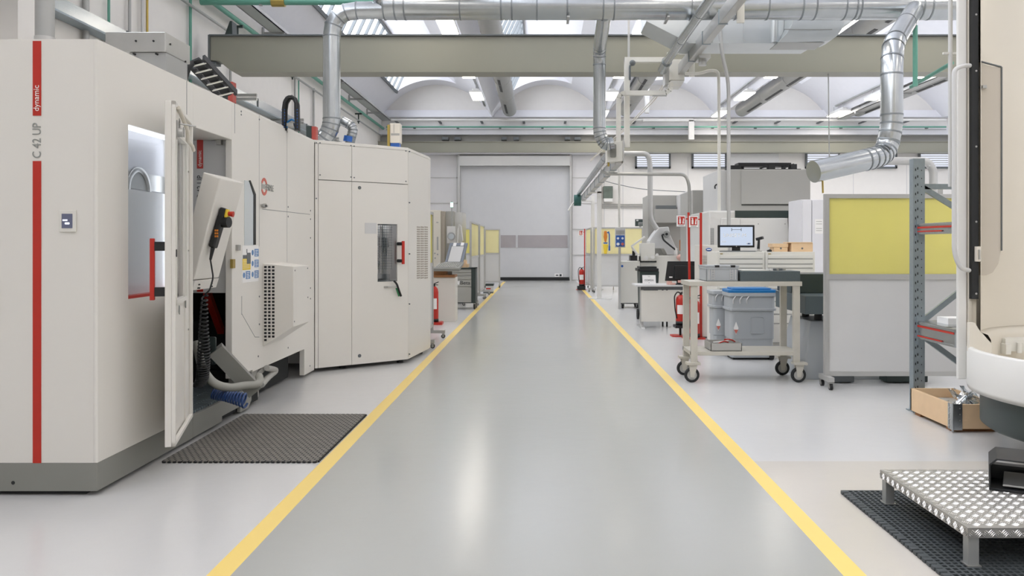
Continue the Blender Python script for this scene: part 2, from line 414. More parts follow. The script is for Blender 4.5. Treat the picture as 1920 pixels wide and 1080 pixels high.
# high windows of the end wall on the right
for k, (a, b) in enumerate(((1191,1257),(1297,1362),(1510,1574),(1616,1681),(1722,1787))):
    Y = 34.9; g = MB(); g.box(X_(a+3,Y), X_(b-3,Y), Y, Y+.05, Z_(313,Y), Z_(286,Y)); wn = struct(f'window_{k+9}', g, 'window_glow', 'small high window with pale blind')
    m = MB(); 
    m.box(X_(a,Y), X_(b,Y), Y-.08, Y+.06, Z_(316,Y), Z_(312.5,Y))
    for x in (a, b-3): m.box(X_(x,Y), X_(x+3,Y), Y-.08, Y+.06, Z_(316,Y), Z_(284,Y))
    struct('window_frame', m, 'greyd', 'dark grey frame', parent=wn)
    m = MB()
    for i in range(6): m.box(X_(a+3,Y), X_(b-3,Y), Y-.03, Y-.005, Z_(289.5+i*4.1,Y), Z_(288+i*4.1,Y))
    struct('blind', m, 'greywhite', 'pale blind slats', parent=wn)
# panel joints of end wall
t = MB()
for x in (1133, 1168, 1290, 1380, 1420, 1600, 1700): t.box(X_(x,YB)-.012, X_(x,YB)+.012, YB-.006, YB, .1, 5.4)
struct('trim_5', t, 'greywhite', 'vertical joints of the wall panels')
t = MB()
for y in (383, 386.5, 389.5): t.box(X_(1129,YB), X_(1500,YB), YB-.06, YB, Z_(y+.7,YB), Z_(y-.5,YB))
struct('trim_6', t, 'grey', 'thin horizontal rails on the end wall')
t = MB(); t.box(X_(1368,34.7), X_(1460,34.7), 34.7, YB, 3.4, 5.5); struct('trim_7', t, 'greywhite', 'grey wall panel between the high windows')
t = MB(); t.box(XL, XL+.42, 10.0, 10.35, 0, 7.1); struct('trim_8', t, 'wall', 'white pilaster on the side wall')
# ---- big beam across the hall
Y = 16.0; b = MB(); x0, x1 = X_(394,Y), X_(1792,Y)+1.2
prof = [(x0, Z_(68,Y)), (x0, Z_(113,Y)), (X_(410,Y), Z_(114,Y)), (X_(432,Y), Z_(132,Y)), (X_(440,Y), Z_(134,Y)), (x1, Z_(134,Y)), (x1, Z_(68,Y))]
b.prism(prof, 'y', Y, Y+.34)
beam = thing('crane_girder', 'huge olive grey steel girder spanning the hall in front of the vaults', 'beam', (0, Y+.2, Z_(134,Y)))
part('web', b, 'beam', beam, .01)
b = MB(); b.box(x0, x1, Y-.06, Y+.4, Z_(68,Y), Z_(68,Y)+.025); part('top_flange', b, 'greyd', beam)
b = MB(); b.box(X_(440,Y), x1, Y-.06, Y+.4, Z_(134,Y)-.025, Z_(134,Y)); part('bottom_flange', b, 'beam', beam)
b = MB(); b.box(x0-.03, x0, Y-.04, Y+.38, Z_(113,Y), Z_(66,Y)); part('end_plate', b, 'greyd', beam)
b = MB(); b.box(-6.945, x0+.1, Y+.05, Y+.3, Z_(119,Y), Z_(114,Y)); part('corbel', b, 'greyd', beam)
b = MB(); b.prism([(X_(418,Y), Z_(68,Y)), (X_(434,Y), Z_(68,Y)), (X_(433,Y), Z_(38,Y)), (X_(429,Y), Z_(38,Y))], 'y', Y+.05, Y+.3); part('bracket', b, 'darkgreen', beam)
# ---- ceiling light panels
ROWN = {1: 'first', 2: 'second', 3: 'third', 4: 'fourth'}
PLACE = ['farthest', 'second farthest', 'third farthest', 'fourth farthest', 'fifth farthest', 'sixth farthest', 'seventh farthest', 'eighth farthest']
def lamp_proto(x, y, z, label):
    r = thing('ceiling_light', label, 'light', (x, y, z), 'ceiling light panels in the valleys of the vaults')
    m = MB(); m.box(x-.2, x+.2, y-.75, y+.75, z, z+.02); part('diffuser', m, 'lamp', r)
    m = MB(); m.box(x-.22, x+.22, y-.77, y+.77, z+.022, z+.09); m.rbox(x-.12, x+.12, y-.7, y+.7, z+.09, z+.17, .05); part('housing', m, 'white', r)
    m = MB()
    for s in (-.5, .5): m.cyl((x, y+s, z+.17), (x, y+s, z+.375), .012, n=6)
    part('hanger', m, 'zinc', r); return r
l0 = None
LZ = 6.95
for k in (1, 2, 3, 4):
    ys = [29.2, 25.2, 19.8, 15.2, 10.6, 6.0, 1.4, -3.5] if k == 1 else [33.1, 29.2, 25.2, 19.8, 15.2, 10.6, 6.0, 1.4, -3.5]
    for i, y in enumerate(ys):
        x = VALLEY[k]-.24
        lb = f'lit white ceiling light panel, {PLACE[min(i,7)]} in the {ROWN[k]} valley from the left wall' if i < 7 else f'lit white ceiling light panel overhead behind the viewpoint in the {ROWN[k]} valley'
        if i == 8: lb = f'lit white ceiling light panel last behind the viewpoint in the {ROWN[k]} valley'
        if l0 is None: l0 = lamp_proto(x, y, LZ, lb)
        else: dup(l0, (x, y, LZ), lb)
    m = MB(); m.box(VALLEY[k]-.28, VALLEY[k]-.2, YF, 33.4, LZ+.37, LZ+.42)
    solo('lighting_track', m, 'zinc', f'thin metal track carrying the light panels along the {ROWN[k]} ceiling valley from the left', 'track', 'lighting tracks')
# ---- round air ducts with black slots
for k in (1, 2, 3, 4):
    x, z, r = VALLEY[k]+.78, 7.22, .29
    D = thing('air_duct', f'round grey air duct with black outlet slots along the {ROWN[k]} ceiling valley from the left', 'duct', (x, 10, z-r), 'slotted round air ducts')
    m = MB(); y = YF
    m.tube([(x, YF, z), (x, 33.6, z)], r, 24); part('duct_body', m, 'zinc', D)
    m = MB(); yy = -6.0
    sg = -1 if k < 3 else 1
    while yy < 33:
        a = -.9 if k < 2 else -2.0
        a = {1: PI*1.42, 2: PI*1.36, 3: PI*1.42, 4: PI*1.42}[k]
        q = Vector((math.cos(a), 0, math.sin(a))); tt = Vector((-q.z, 0, q.x))
        m.obox(Vector((x, yy+1.0, z))+q*(r+.002), tt*.045, (0, 1.0, 0), q*.006); yy += 4.6 if k != 3 else 2.6
    part('outlet_slot', m, 'black', D, kind='stuff')
    m = MB()
    for y in range(-6, 33, 3): m.cyl((x, y, z), (x, y+.03, z), r+.012, n=24)
    part('joint_band', m, 'alu', D)
# ---- services on the left wall
def run(name, pts, r, m, label, cat, group=None, n=8, fillet=0):
    b = MB(); b.tube(pts, r, n, fillet); return solo(name, b, m, label, cat, group)
T = thing('cable_tray', 'wide grey steel cable tray high along the left wall', 'cable tray', (-6.6, 16, 6.8))
b = MB(); b.box(-6.75, -6.4, YF+1, 34.3, 6.86, 6.88); b.box(-6.42, -6.4, YF+1, 34.3, 6.86, 6.96); b.box(-6.75, -6.73, YF+1, 34.3, 6.86, 6.96); part('tray', b, 'alu', T)
for y in range(2, 34, 3):
    b = MB(); b.box(-6.945, -6.38, y-.03, y+.03, 6.80, 6.86); b.box(-6.945, -6.90, y-.04, y+.04, 6.68, 6.98); part('bracket', b, 'zinc', T)
run('pipe', [(-6.75, YF+1, 6.55), (-6.75, 34.4, 6.55)], .055, 'green', 'long green pipe running high along the left wall under the tray', 'pipe')
run('pipe', [(-6.82, YF+1, 6.22), (-6.82, 34.4, 6.22)], .03, 'zinc', 'thin bare metal pipe along the left wall below the green pipe', 'pipe')
Yp = 16.5
PIP = thing('pipe', 'horizontal green pipe with a valve crossing from the left wall above the big girder', 'pipe', (-5, Yp-.6, 6.4))
b = MB(); b.tube([(-6.75, Yp-.6, 6.38), (-2.9, Yp-.6, 6.38)], .065, 12); part('tube', b, 'green', PIP)
b = MB(); xx = X_(522, Yp-.6); b.cyl((xx-.13, Yp-.6, 6.38), (xx+.13, Yp-.6, 6.38), .1, n=12); part('valve', b, 'brass', PIP)
b = MB(); xx = X_(489, Yp-.6); b.box(xx-.03, xx+.03, Yp-.63, Yp-.57, 6.3, 7.5); part('hanger', b, 'zinc', PIP)
for y in range(5, 33, 4):
    b = MB(); b.box(-6.95, -6.70, y+1.0, y+1.06, 6.44, 6.49); b.box(-6.84, -6.80, y+1.0, y+1.04, 6.1, 6.46); b.box(-6.87, -6.77, y+1.0, y+1.04, 6.16, 6.19)
    solo('pipe_bracket', b, 'darkgreen', f'small dark bracket holding the left wall pipes, {["first","second","third","fourth","fifth","sixth","seventh"][y//4-1]} from the viewpoint', 'bracket', 'pipe brackets on the left wall')
# lower trunking on the left wall
T = thing('cable_trunking', 'galvanised cable trunking along the left wall behind the white machine', 'cable trunking', (-6.85, 12, 4.8))
b = MB(); b.box(-6.92, -6.72, 4, 31, 4.82, 5.02); part('trunk', b, 'galv', T)
b = MB(); b.box(-6.93, -6.70, 4, 31, 4.79, 4.82); part('bottom_edge', b, 'galv_dk', T)
for y in range(5, 31, 2):
    b = MB(); b.box(-6.93, -6.705, y, y+.05, 4.80, 5.03); part('clip', b, 'greyd', T)
for i, y in enumerate((9.6, 17.2, 20.6, 24.2, 27.6)):
    b = MB(); b.box(-6.95, -6.1, y, y+.06, 4.66, 4.72); b.box(-6.95, -6.1, y, y+.06, 4.74, 4.80)
    solo('bracket_arm', b, 'steel', f"slotted steel bracket arm sticking out under the wall trunking, {['nearest','second nearest','third nearest','fourth nearest','farthest'][i]} one", 'bracket', 'bracket arms under the trunking')
for px, r, m, z0, z1, lb in ((161, .05, 'zinc', 3.9, 7.0, 'thick grey conduit beside the galvanised duct at the top left'), (204, .022, 'green', 4.4, 7.0, 'thin green pipe dropping behind the grey roof box at the left'),
        (243, .026, 'zinc', 4.3, 7.0, 'thin grey conduit dropping behind the roof box, right of the thin green one'), (267, .026, 'alu', 4.3, 7.0, 'pale conduit next to the yellow one on the left wall'), (276, .022, 'brass', 4.4, 7.0, 'thin yellow conduit dropping down the left wall'),
        (357, .03, 'green', 3.0, 7.0, 'green pipe dropping down the wall left of the big girder'), (553, .03, 'zinc', 3.0, 6.3, 'grey conduit dropping down the wall below the girder'), (560, .02, 'green', 3.0, 6.3, 'thin green pipe beside a grey conduit below the girder'), (588, .035, 'zinc', 3.0, 6.3, 'grey conduit just left of the vertical galvanised duct'), (432, .03, 'zinc', 3.0, 6.3, 'grey conduit behind the tapered end of the girder')):
    y = 6.88*F/(CX-px); run('conduit', [(-6.88, y, z0), (-6.88, y, z1)], r, m, lb, 'pipe', 'conduits on the left wall')
run('pipe', [(-6.6, 34.3, Z_(225,34.3)), (17.4, 34.3, Z_(225,34.3))], .05, 'white', 'white pipe running along the end wall under the vaults', 'pipe')
run('pipe', [(-6.6, 34.3, Z_(238,34.3)), (17.4, 34.3, Z_(238,34.3))], .035, 'green', 'green pipe running along the end wall under the white pipe', 'pipe')
run('pipe', [(-6.6, 34.3, Z_(243,34.3)), (17.4, 34.3, Z_(243,34.3))], .02, 'zinc', 'thin grey pipe running along the end wall under the green pipe', 'pipe')
for i, x in enumerate((743, 824, 903, 982, 1060, 1190, 1300, 1380, 1460, 1540, 1620, 1700)):
    b = MB(); b.box(X_(x,34.5)-.05, X_(x,34.5)+.05, 34.33, 35, Z_(229,34.5), Z_(227,34.5)); b.box(X_(x+35,34.5)-.05, X_(x+35,34.5)+.05, 34.33, 35, Z_(242,34.5), Z_(240,34.5))
    solo('pipe_bracket', b, 'greyd', f'dark bracket under the pipes of the end wall, {["first","second","third","fourth","fifth","sixth","seventh","eighth","ninth","tenth","eleventh","twelfth"][i]} from the left', 'bracket', 'pipe brackets on the end wall')
for i, (x, w) in enumerate(((835,12),(858,12),(945,10),(968,10),(1064,10),(1083,12))):
    b = MB(); b.box(X_(x-w/2,34.6), X_(x+w/2,34.6), 34.5, 34.8, Z_(263,34.6), Z_(257.5,34.6)); b.box(X_(x-w/3,34.6), X_(x+w/3,34.6), 34.47, 34.5, Z_(262,34.6), Z_(259,34.6))
    solo('floodlight', b, 'greyd', f'small unlit grey floodlight on the end wall ledge, {["first","second","third","fourth","fifth","sixth"][i]} from the left', 'floodlight', 'unlit floodlights over the roller door')
T = thing('trunking_bracket', 'white bent trunking hooking down over the end wall pipes right of the hanging frame', 'trunking', (X_(1290,34), 34, 6))
b = MB(); b.box(X_(1205,34.1), X_(1300,34.1), 34.0, 34.2, Z_(228,34.1), Z_(223,34.1)); b.box(X_(1291,34.1), X_(1301,34.1), 34.0, 34.2, Z_(262,34.1), Z_(226,34.1)); part('channel', b, 'white', T)
b = MB(); b.box(X_(1209,33.9), X_(1217,33.9), 33.8, 34.0, Z_(212,33.9), Z_(165,33.9)); solo('cable_channel', b, 'white', 'white vertical channel dropping from the vault behind the hanging conduit frame', 'trunking')
M['glass_thin'] = glass('thin_glass', '#f4f6f8', .05, .03, .12)
M['red_dull'] = mat('dull_red', '#a8483f', .5)
# ================================================================ LEFT: WHITE MACHINING CENTRE
XS = -2.735
def SY(px): return XS*F/(px-CX)            # depth of a point on the machine's aisle side
HM = thing('machining_centre', 'large white machining centre with red stripe on the left and an open side door', 'machine', (-3.5, 4.94, 0))
TOP = 2.82; Y0 = 4.94; YO0, YO1, YE = 6.30, 7.10, 9.68
w0, w1, wz0, wz1 = 5.31, 6.02, 1.19, 2.35
b = MB()
b.box(-4.3, XS, Y0, w0, .204, TOP); b.box(-4.3, XS, w1, YO0, .204, TOP); b.box(-4.3, XS-.11, w0, w1, .204, TOP)
b.box(XS-.11, XS, w0, w1, .204, wz0); b.box(XS-.11, XS, w0, w1, wz1, TOP)
part('front_housing', b, 'machine', HM)
b = MB(); b.cyl((XS-.012,Y0+.008,.206),(XS-.012,Y0+.008,TOP-.002),.0145,n=12); part('corner_edge', b, 'machine', HM)
b = MB(); b.box(-4.3, XS, YO0, YO1, 2.48, TOP); part('lintel', b, 'machine', HM, .006)
b = MB(); sk = XS-.06
ya, yb = SY(475), SY(571)
b.prism([(YO1,.36),(ya-.02,.36),(ya-.02,.34),(yb,.34),(yb,.035),(YE,.035),(YE,TOP-.02),(YO1,TOP-.02)], 'x', sk, XS); part('side_panel', b, 'machine', HM, .005)
b = MB(); b.box(-4.3, XS-.002, YO1, YE+.01, TOP-.06, TOP); part('roof_panel', b, 'machine', HM, .006)
b = MB(); b.box(-4.3, -4.24, YO0, YE+.01, .05, TOP-.06); part('rear_panel', b, 'machine', HM)
b = MB(); b.box(-4.24, -2.8, 7.16, 7.20, 1.12, 2.48); b.box(-4.24, -2.8, YO0+.02, YO0+.04, .21, 2.48); part('inner_panel', b, 'greywhite', HM)
b = MB(); b.box(-4.2, -3.0, 8.3, 9.2, .35, 1.5); b.box(-4.2, -2.9, 7.75, 9.2, .03, .33); b.box(-4.0,-2.85,7.9,8.25,.33,.8); part('machine_bed', b, 'dark', HM)  # near-black bed; the low block stands in for shade under the skirt
b = MB(); b.beam((X_(388,7.5), 7.5, Z_(548,7.5)), (X_(415,7.9), 7.9, Z_(622,7.9)), .06, .06); part('diagonal_bar', b, 'red', HM, label='dark red bar')
# plinth with walk-in grating
b = MB(); b.box(-4.3, XS, Y0-.002, YO0, .028, .204)
b.prism([(YO0,.03),(6.88,.03),(6.88,.075),(7.30,.075),(7.30,.02),(7.50,.02),(7.58,.08),(7.58,.205),(YO0,.205)], 'x', XS-.035, XS)
part('plinth', b, 'plinth', HM, .004)
b = MB(); y = YO0
while y < 7.86: b.box(-3.6, XS-.04, y, y+.012, .185, .215); y += .045
for x in (-3.55, -3.3, -3.05, -2.9, -2.80): b.box(x, x+.01, YO0, 7.86, .18, .212)
part('floor_grating', b, 'galv_dk', HM)
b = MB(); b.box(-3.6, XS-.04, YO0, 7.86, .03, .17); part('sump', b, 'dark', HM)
b = MB(); b.box(-4.2, XS-.09, Y0+.04, YO0, 0, .03); part('foot_pad', b, 'black', HM)
# red stripe and lettering on the front
xa, xb = X_(62,Y0), X_(77.5,Y0)
for ya_, yb_ in ((77, 217), (302, 868)):
    b = MB(); b.box(xa, xb, Y0-.004, Y0, Z_(yb_,Y0), Z_(ya_,Y0)); part('stripe', b, 'red', HM, label='red vertical stripe')
text('dynamic', .049, 'text_white', (X_(69.5,Y0), Y0-.006, Z_(209,Y0)), (0,0,1), (-1,0,0), HM, label='white lettering on the red stripe')
text('C 42 UP', .075, 'text_grey', (X_(70,Y0), Y0-.003, Z_(297,Y0)), (0,0,1), (-1,0,0), HM, font_scale=.84, label='grey lettering between the stripes')
Yi = 7.16
xa, xb = X_(369.5,Yi), X_(381,Yi)
b = MB(); b.box(xa, xb, Yi-.004, Yi, Z_(316,Yi), Z_(237,Yi)); b.box(xa, xb, Yi-.004, Yi, 1.13, Z_(377,Yi)); part('stripe', b, 'red', HM, label='red stripe inside the doorway')
text('dynamic', .045, 'text_white', (X_(375,Yi), Yi-.006, Z_(313,Yi)), (0,0,1), (-1,0,0), HM)
text('C 42 UP', .072, 'text', (X_(375.5,Yi), Yi-.003, Z_(374,Yi)), (0,0,1), (-1,0,0), HM, font_scale=.86)
b = MB(); b.box(X_(407,Yi), X_(418,Yi), Yi-.06, Yi, Z_(263,Yi), Z_(250,Yi)); part('safety_switch', b, 'red', HM, .004)
b = MB(); b.box(X_(409,Yi), X_(418,Yi), Yi-.05, Yi, Z_(272,Yi), Z_(263,Yi)); part('switch_base', b, 'grey', HM)
b = MB(); b.tube([(X_(426,Yi), Yi-.03, Z_(292,Yi)), (X_(431,Yi), Yi-.03, Z_(294,Yi)), (X_(432,Yi), Yi-.03, Z_(310,Yi)), (X_(432,Yi), Yi-.03, Z_(470,Yi))], .009, 6); part('cable', b, 'black', HM)
# small display on the front
b = MB(); b.box(X_(113,Y0), X_(144,Y0), Y0-.012, Y0, Z_(435,Y0), Z_(394,Y0)); ds = part('display_frame', b, 'offwhite', HM, .003)
b = MB(); b.box(X_(118,Y0), X_(138,Y0), Y0-.014, Y0-.012, Z_(428,Y0), Z_(401,Y0)); part('display', b, 'panel_display', ds)
b = MB(); b.rbox(X_(124,Y0), X_(133,Y0), Y0-.0155, Y0-.014, Z_(421,Y0), Z_(417,Y0), .005, 'y'); b.box(X_(120,Y0), X_(129,Y0), Y0-.0155, Y0-.014, Z_(414.5,Y0), Z_(411.5,Y0)); part('display_symbol', b, 'panel_glow', ds)
b = MB(); b.cyl((X_(25,Y0), Y0-.003, Z_(905,Y0)), (X_(25,Y0), Y0+.01, Z_(905,Y0)), .012, n=10); part('plinth_hole', b, 'black', HM)
# window in the side of the front housing
b = MB(); b.box(XS-.109, XS-.10, w0, w1, wz0, wz1); part('window_lining', b, 'wall_cool', HM)
b = MB(); b.box(XS-.1, XS-.075, w0+.02, w1, wz0, 1.93); part('inner_tank', b, 'paper', HM)
b = MB(); b.box(XS-.098, XS-.09, w0+.005, w1, 1.94, 2.06); b.lathe([(.13,-.008),(.165,-.008),(.165,.008),(.13,.008),(.13,-.008)], (0,0,0), 24, 0, PI); n0 = len(b.v)-25*5
mx = Matrix.Translation((XS-.085, 5.62, 1.93)) @ Matrix(((0,0,1,0),(1,0,0,0),(0,1,0,0),(0,0,0,1))); b.xf(mx, n0); part('spindle_arch', b, 'steel', HM)
b = MB(); b.box(XS-.012, XS-.004, w0, w1, wz0, wz1); part('side_window', b, 'glass_thin', HM)
b = MB(); b.box(XS-.06, XS-.015, w0+.02, w1-.02, wz1-.02, wz1-.004); b.box(XS-.06, XS-.015, w1-.02, w1-.004, wz0+.04, wz1-.05); part('work_light', b, 'work_light', HM)  # the upright strip is added, unseen, to brighten the inner tank
b = MB(); b.box(-3.5, XS-.10, YO0+.06, YO0+.14, 2.455, 2.478); part('work_light', b, 'work_light', HM)
b = MB(); b.box(XS-.09, XS-.002, w0, w1, wz0, wz0+.02); part('window_sill', b, 'red', HM, label='thin red sill')
# open door: hinge at far edge
hp = Vector((XS+.008, 6.17, 0)); ne = Vector((-2.445, 5.254, 0)); du = (ne-hp); DW = du.length; du.normalize(); dn = Vector((-du.y, du.x, 0))
if dn.x < 0: dn = -dn
def Dp(u, z, n): return hp+du*u+dn*n+Vector((0,0,z))
def dbox(mb, u0, u1, z0, z1, n0, n1): mb.hexa([Dp(u0,z0,n0),Dp(u1,z0,n0),Dp(u1,z0,n1),Dp(u0,z0,n1)], [Dp(u0,z1,n0),Dp(u1,z1,n0),Dp(u1,z1,n1),Dp(u0,z1,n1)])
b = MB(); dz0, dz1 = .22, 2.50; pz0, pz1 = 1.17, 2.30
dbox(b, 0, .22, dz0, dz1, -.02, .02); dbox(b, DW-.22, DW, dz0, dz1, -.02, .02); dbox(b, .22, DW-.22, dz0, pz0, -.02, .008); dbox(b, .22, DW-.22, pz1, dz1, -.02, .02)
for u0, u1, z0, z1 in ((0,.03,dz0,dz1),(DW-.035,DW,dz0,dz1),(0,DW,dz0,dz0+.03),(0,DW,dz1-.03,dz1)): dbox(b, u0, u1, z0, z1, .02, .045)
dr = part('door', b, 'machine', HM, .004, label='white side door standing open')
b = MB(); dbox(b, .22, DW-.22, pz0, pz1, -.006, 0); part('door_window', b, 'glass', dr)
b = MB()
for u0, u1, z0, z1 in ((.19,.22,pz0-.03,pz1+.03),(DW-.22,DW-.19,pz0-.03,pz1+.03),(.19,DW-.19,pz0-.03,pz0),(.19,DW-.19,pz1,pz1+.03)): dbox(b, u0, u1, z0, z1, .02, .028)
part('window_bead', b, 'machine', dr)
b = MB(); dbox(b, DW-.06, DW-.03, 1.185, 1.592, -.115, -.085); hd = part('door_handle', b, 'red', dr, .004, label='long red handle')
b = MB()
for z in (1.24, 1.54): dbox(b, DW-.065, DW-.025, z-.03, z+.03, -.085, -.02)
part('handle_mount', b, 'black', hd)
b = MB(); dbox(b, DW-.12, DW-.05, 2.26, 2.38, .02, .05); dbox(b, DW-.2, DW-.1, 2.30, 2.34, .02, .06); dbox(b, DW-.3, DW-.2, 2.33, 2.35, .02, .05)
b.cyl(Dp(DW-.09,2.3,.02), Dp(DW-.09,2.3,.08), .03); b.cyl(Dp(DW-.16,2.37,.05), Dp(DW-.26,2.37,.14), .006, n=6); part('latch', b, 'steel', dr)
b = MB(); b.tube([Dp(DW-.1,2.47,.05), Dp(DW-.25,2.42,.06), Dp(DW-.5,2.37,.06), Dp(.45,2.30,.06), Dp(.25,2.28,.07), Dp(.1,2.27,.06)], .014, 8); part('latch_cable', b, 'cream', dr)
b = MB()
for z in (.9, 1.5, 2.1): dbox(b, .08, .1, z, z+.012, .02, .028); dbox(b, DW-.1, DW-.08, z, z+.012, .02, .028)
part('screw', b, 'grey', dr)
b = MB()
def scrib(u, z, s):
    pts = [(0,0),(0,1),(.55,.8),(.1,.5),(.5,.15),(.75,.4),(.45,1.1)]
    b.tube([Dp(u+.0+p[0]*s*.9, z+p[1]*s, .0225) for p in pts], .003, 4)
scrib(DW-.40, 2.36, .07); scrib(DW-.62, 2.33, .07); scrib(DW-.38, 1.06, .06); scrib(DW-.72, 1.08, .06)
part('pen_scribble', b, 'text_grey', dr)
b = MB(); dbox(b, DW-.045, DW-.02, 1.47, 1.52, .02, .05); part('catch', b, 'black', dr)
# slanted operator console in the doorway
ca, cb = 6.45, 6.95
def cx_(z): 
    t = (2.08-z)/(2.08-1.30); return X_(414,ca)+(X_(366,ca)-X_(414,ca))*t
b = MB(); zt0, zt1, zb = Z_(334,ca), Z_(341,cb), Z_(525,ca)
prof = [(cx_(zb), zb), (cx_(zt0), zt0), (cx_(zt0)-.145, zt0+.05), (cx_(zb)-.145, zb)]
b.prism(prof, 'y', ca, cb); cs = part('console', b, 'machine', HM, .01, label='slanted white operator console')
b = MB(); zc = Z_(545,ca); b.prism([(cx_(zb)-.02, zc), (cx_(zb)+.005, zb-.005), (cx_(zb)-.145, zb-.005), (cx_(zb)-.145, zc)], 'y', ca+.01, cb-.01); part('console_base', b, 'machine', cs, .004)
pieces('screw', [MB().cyl((cx_(zb)+.006, ca+y, zb-x*.7), (cx_(zb)-.03, ca+y, zb-x*.7), .006, n=8) for x, y in ((.06,.1),(.06,.35),(.10,.1),(.10,.35))], 'black', cs)
b = MB(); b.box(-3.12, -2.98, 6.7, 6.85, .215, 1.3); part('console_post', b, 'machine', HM)
# support plate, strut, hoses in the doorway
Yq = 6.75
b = MB(); b.rbox(X_(372,Yq), X_(404,Yq), Yq, Yq+.02, Z_(684,Yq), Z_(632,Yq), .012, 'y'); pl = part('mounting_plate', b, 'darkgreen', HM, label='dark green mounting plate')
b = MB()
for x, y in ((384,655),(395,655),(396,680)): b.cyl((X_(x,Yq), Yq-.008, Z_(y,Yq)), (X_(x,Yq), Yq, Z_(y,Yq)), .012, n=8)
part('bolt', b, 'black', pl)
b = MB(); b.beam(P(404,655,6.78), P(478,733,6.95), .12, .13, up=(.3,0,1)); part('strut', b, 'plinth', HM, label='grey slanted strut')
# roof equipment
Yr = 6.2
b = MB(); b.box(X_(197,Yr), X_(310,Yr), Yr, 6.64, Z_(97,Yr), Z_(59.5,Yr)); rc = part('roof_cabinet', b, 'steel', HM, .006, label='grey metal cabinet on the roof')
b = MB(); b.box(X_(240,Yr), X_(309,Yr), Yr+.02, 6.60, TOP, Z_(97,Yr)); part('cabinet_base', b, 'zinc', rc, .004)
pieces('screw', [MB().cyl((X_(x,Yr), Yr-.006, Z_(y,Yr)), (X_(x,Yr), Yr+.02, Z_(y,Yr)), .008, n=8) for x, y in ((255,77),(288,77),(251,101),(293,101))], 'black', rc)
pieces('screw', [MB().cyl((X_(310,Yr)-.01, y, Z_(z,Yr)), (X_(310,Yr)+.006, y, Z_(z,Yr)), .008, n=8) for y, z in ((6.28,78),(6.55,96))], 'black', rc)
# ladder-like energy chain lying on the roof edge
Ye = 7.4
def chain_run(pts, w, h, pitch, wdir):
    b = MB(); c = MB(); wdir = Vector(wdir).normalized(); pts = [Vector(p) for p in pts]
    for i in range(len(pts)-1):
        a, e = pts[i], pts[i+1]; L = (e-a).length; n = max(1, int(round(L/pitch))); d = (e-a).normalized()
        for s in (-1, 1): b.beam(a+wdir*s*w/2, e+wdir*s*w/2, .025, h, up=d.cross(wdir))
        for k in range(n):
            p = a.lerp(e, (k+.5)/n)
            for s in (-1, 1): c.beam(p-wdir*w/2+d.cross(wdir)*(s*h*.45), p+wdir*w/2+d.cross(wdir)*(s*h*.45), .013, .01, up=d.cross(wdir))
        b.beam(a-d.cross(wdir)*0, e, w*.5, .03, up=d.cross(wdir))
    return b, c
b, c = chain_run([P(366,112,Ye), P(428,178,Ye+.4)], .16, .07, .085, (1, 0, .25))
ec = part('energy_chain', b, 'black', HM, label='black slanting energy chain'); part('chain_link', c, 'offwhite', ec, kind='stuff')
b = MB(); b.tube([P(360,118,Ye), P(352,128,Ye-.05), P(345,150,Ye)], .03, 8); part('chain_cable', b, 'black', ec)
Ye = 8.6
ap = [P(534,245,Ye), P(534,205,Ye), P(536,192,Ye), P(541,184,Ye), P(547,182,Ye), P(553,186,Ye), P(557,195,Ye), P(558,245,Ye)]
b = MB()
for i in range(len(ap)-1):
    for s in (-.04, .04): b.beam(ap[i]+Vector((0,s,0)), ap[i+1]+Vector((0,s,0)), .02, .055, up=(0,1,0))
b.tube(ap, .026, 8); ec = part('energy_chain', b, 'black', HM, label='black arched energy chain')
b = MB()
for k in range(7):
    for x in (534, 557.5): b.box(X_(x,Ye)-.017, X_(x,Ye)+.017, Ye-.0535, Ye-.045, Z_(206+k*5.4+2.2,Ye), Z_(206+k*5.4,Ye))
part('chain_link', b, 'socket', ec, label='blue chain links', kind='stuff')
b = MB(); b.tube([P(537,240,Ye), P(540,228,Ye), P(547,224,Ye), P(555,228,Ye), P(556,240,Ye)], .012, 6); part('hose', b, 'blue', ec)
b = MB(); b.box(X_(540,Ye), X_(553,Ye), Ye-.05, Ye+.08, TOP, Z_(232,Ye)); part('valve_block', b, 'steel', ec)
for x, y, Yk, nm in ((426,160,8.3,'roof'),):
    b = MB(); b.box(X_(x-9,Yk), X_(x+1,Yk), Yk, Yk+.1, TOP-.01, Z_(y-8,Yk)); part('terminal_box', b, 'darkgreen', HM)
    b = MB(); b.box(X_(x+1,Yk), X_(x+10,Yk), Yk+.005, Yk+.1, TOP-.01, Z_(y-7,Yk)); part('terminal_cover', b, 'red_dull', HM)
# panel seams and screws on the aisle side (raised thin lines)
b = MB()
def seam_v(px, py0, py1, t=.003): 
    y = SY(px); b.box(XS, XS+.0012, y-t, y+t, Z_(py1,y), Z_(py0,y))
def seam_h(pa, ya, pb, yb):
    y0, y1 = SY(pa), SY(pb); b.beam((XS+.0006, y0, Z_(ya,y0)), (XS+.0006, y1, Z_(yb,y1)), .0012, .005)
seam_v(350,152,232); seam_v(440,193,250); seam_v(486,216,462,.0015); seam_v(538,240,492,.0015)
seam_h(492,392,581,402); seam_v(453,555,590); seam_h(453,588,478,632); seam_h(478,632,486,632)
part('panel_seam', b, 'greyd', HM)
b = MB()
for px, py in ((452,209),(452,215),(486,224),(538,247),(540,388),(540,406),(582,395),(582,411),(582,446),(582,540),(582,560),(590,268),(593,372),(593,476),(593,580),(592,684),(486,556),(484,668),(540,652),(581,686),(486,608)):
    y = SY(px); b.cyl((XS-.01, y, Z_(py,y)), (XS+.004, y, Z_(py,y)), .009, n=8)
part('screw', b, 'greyd', HM)
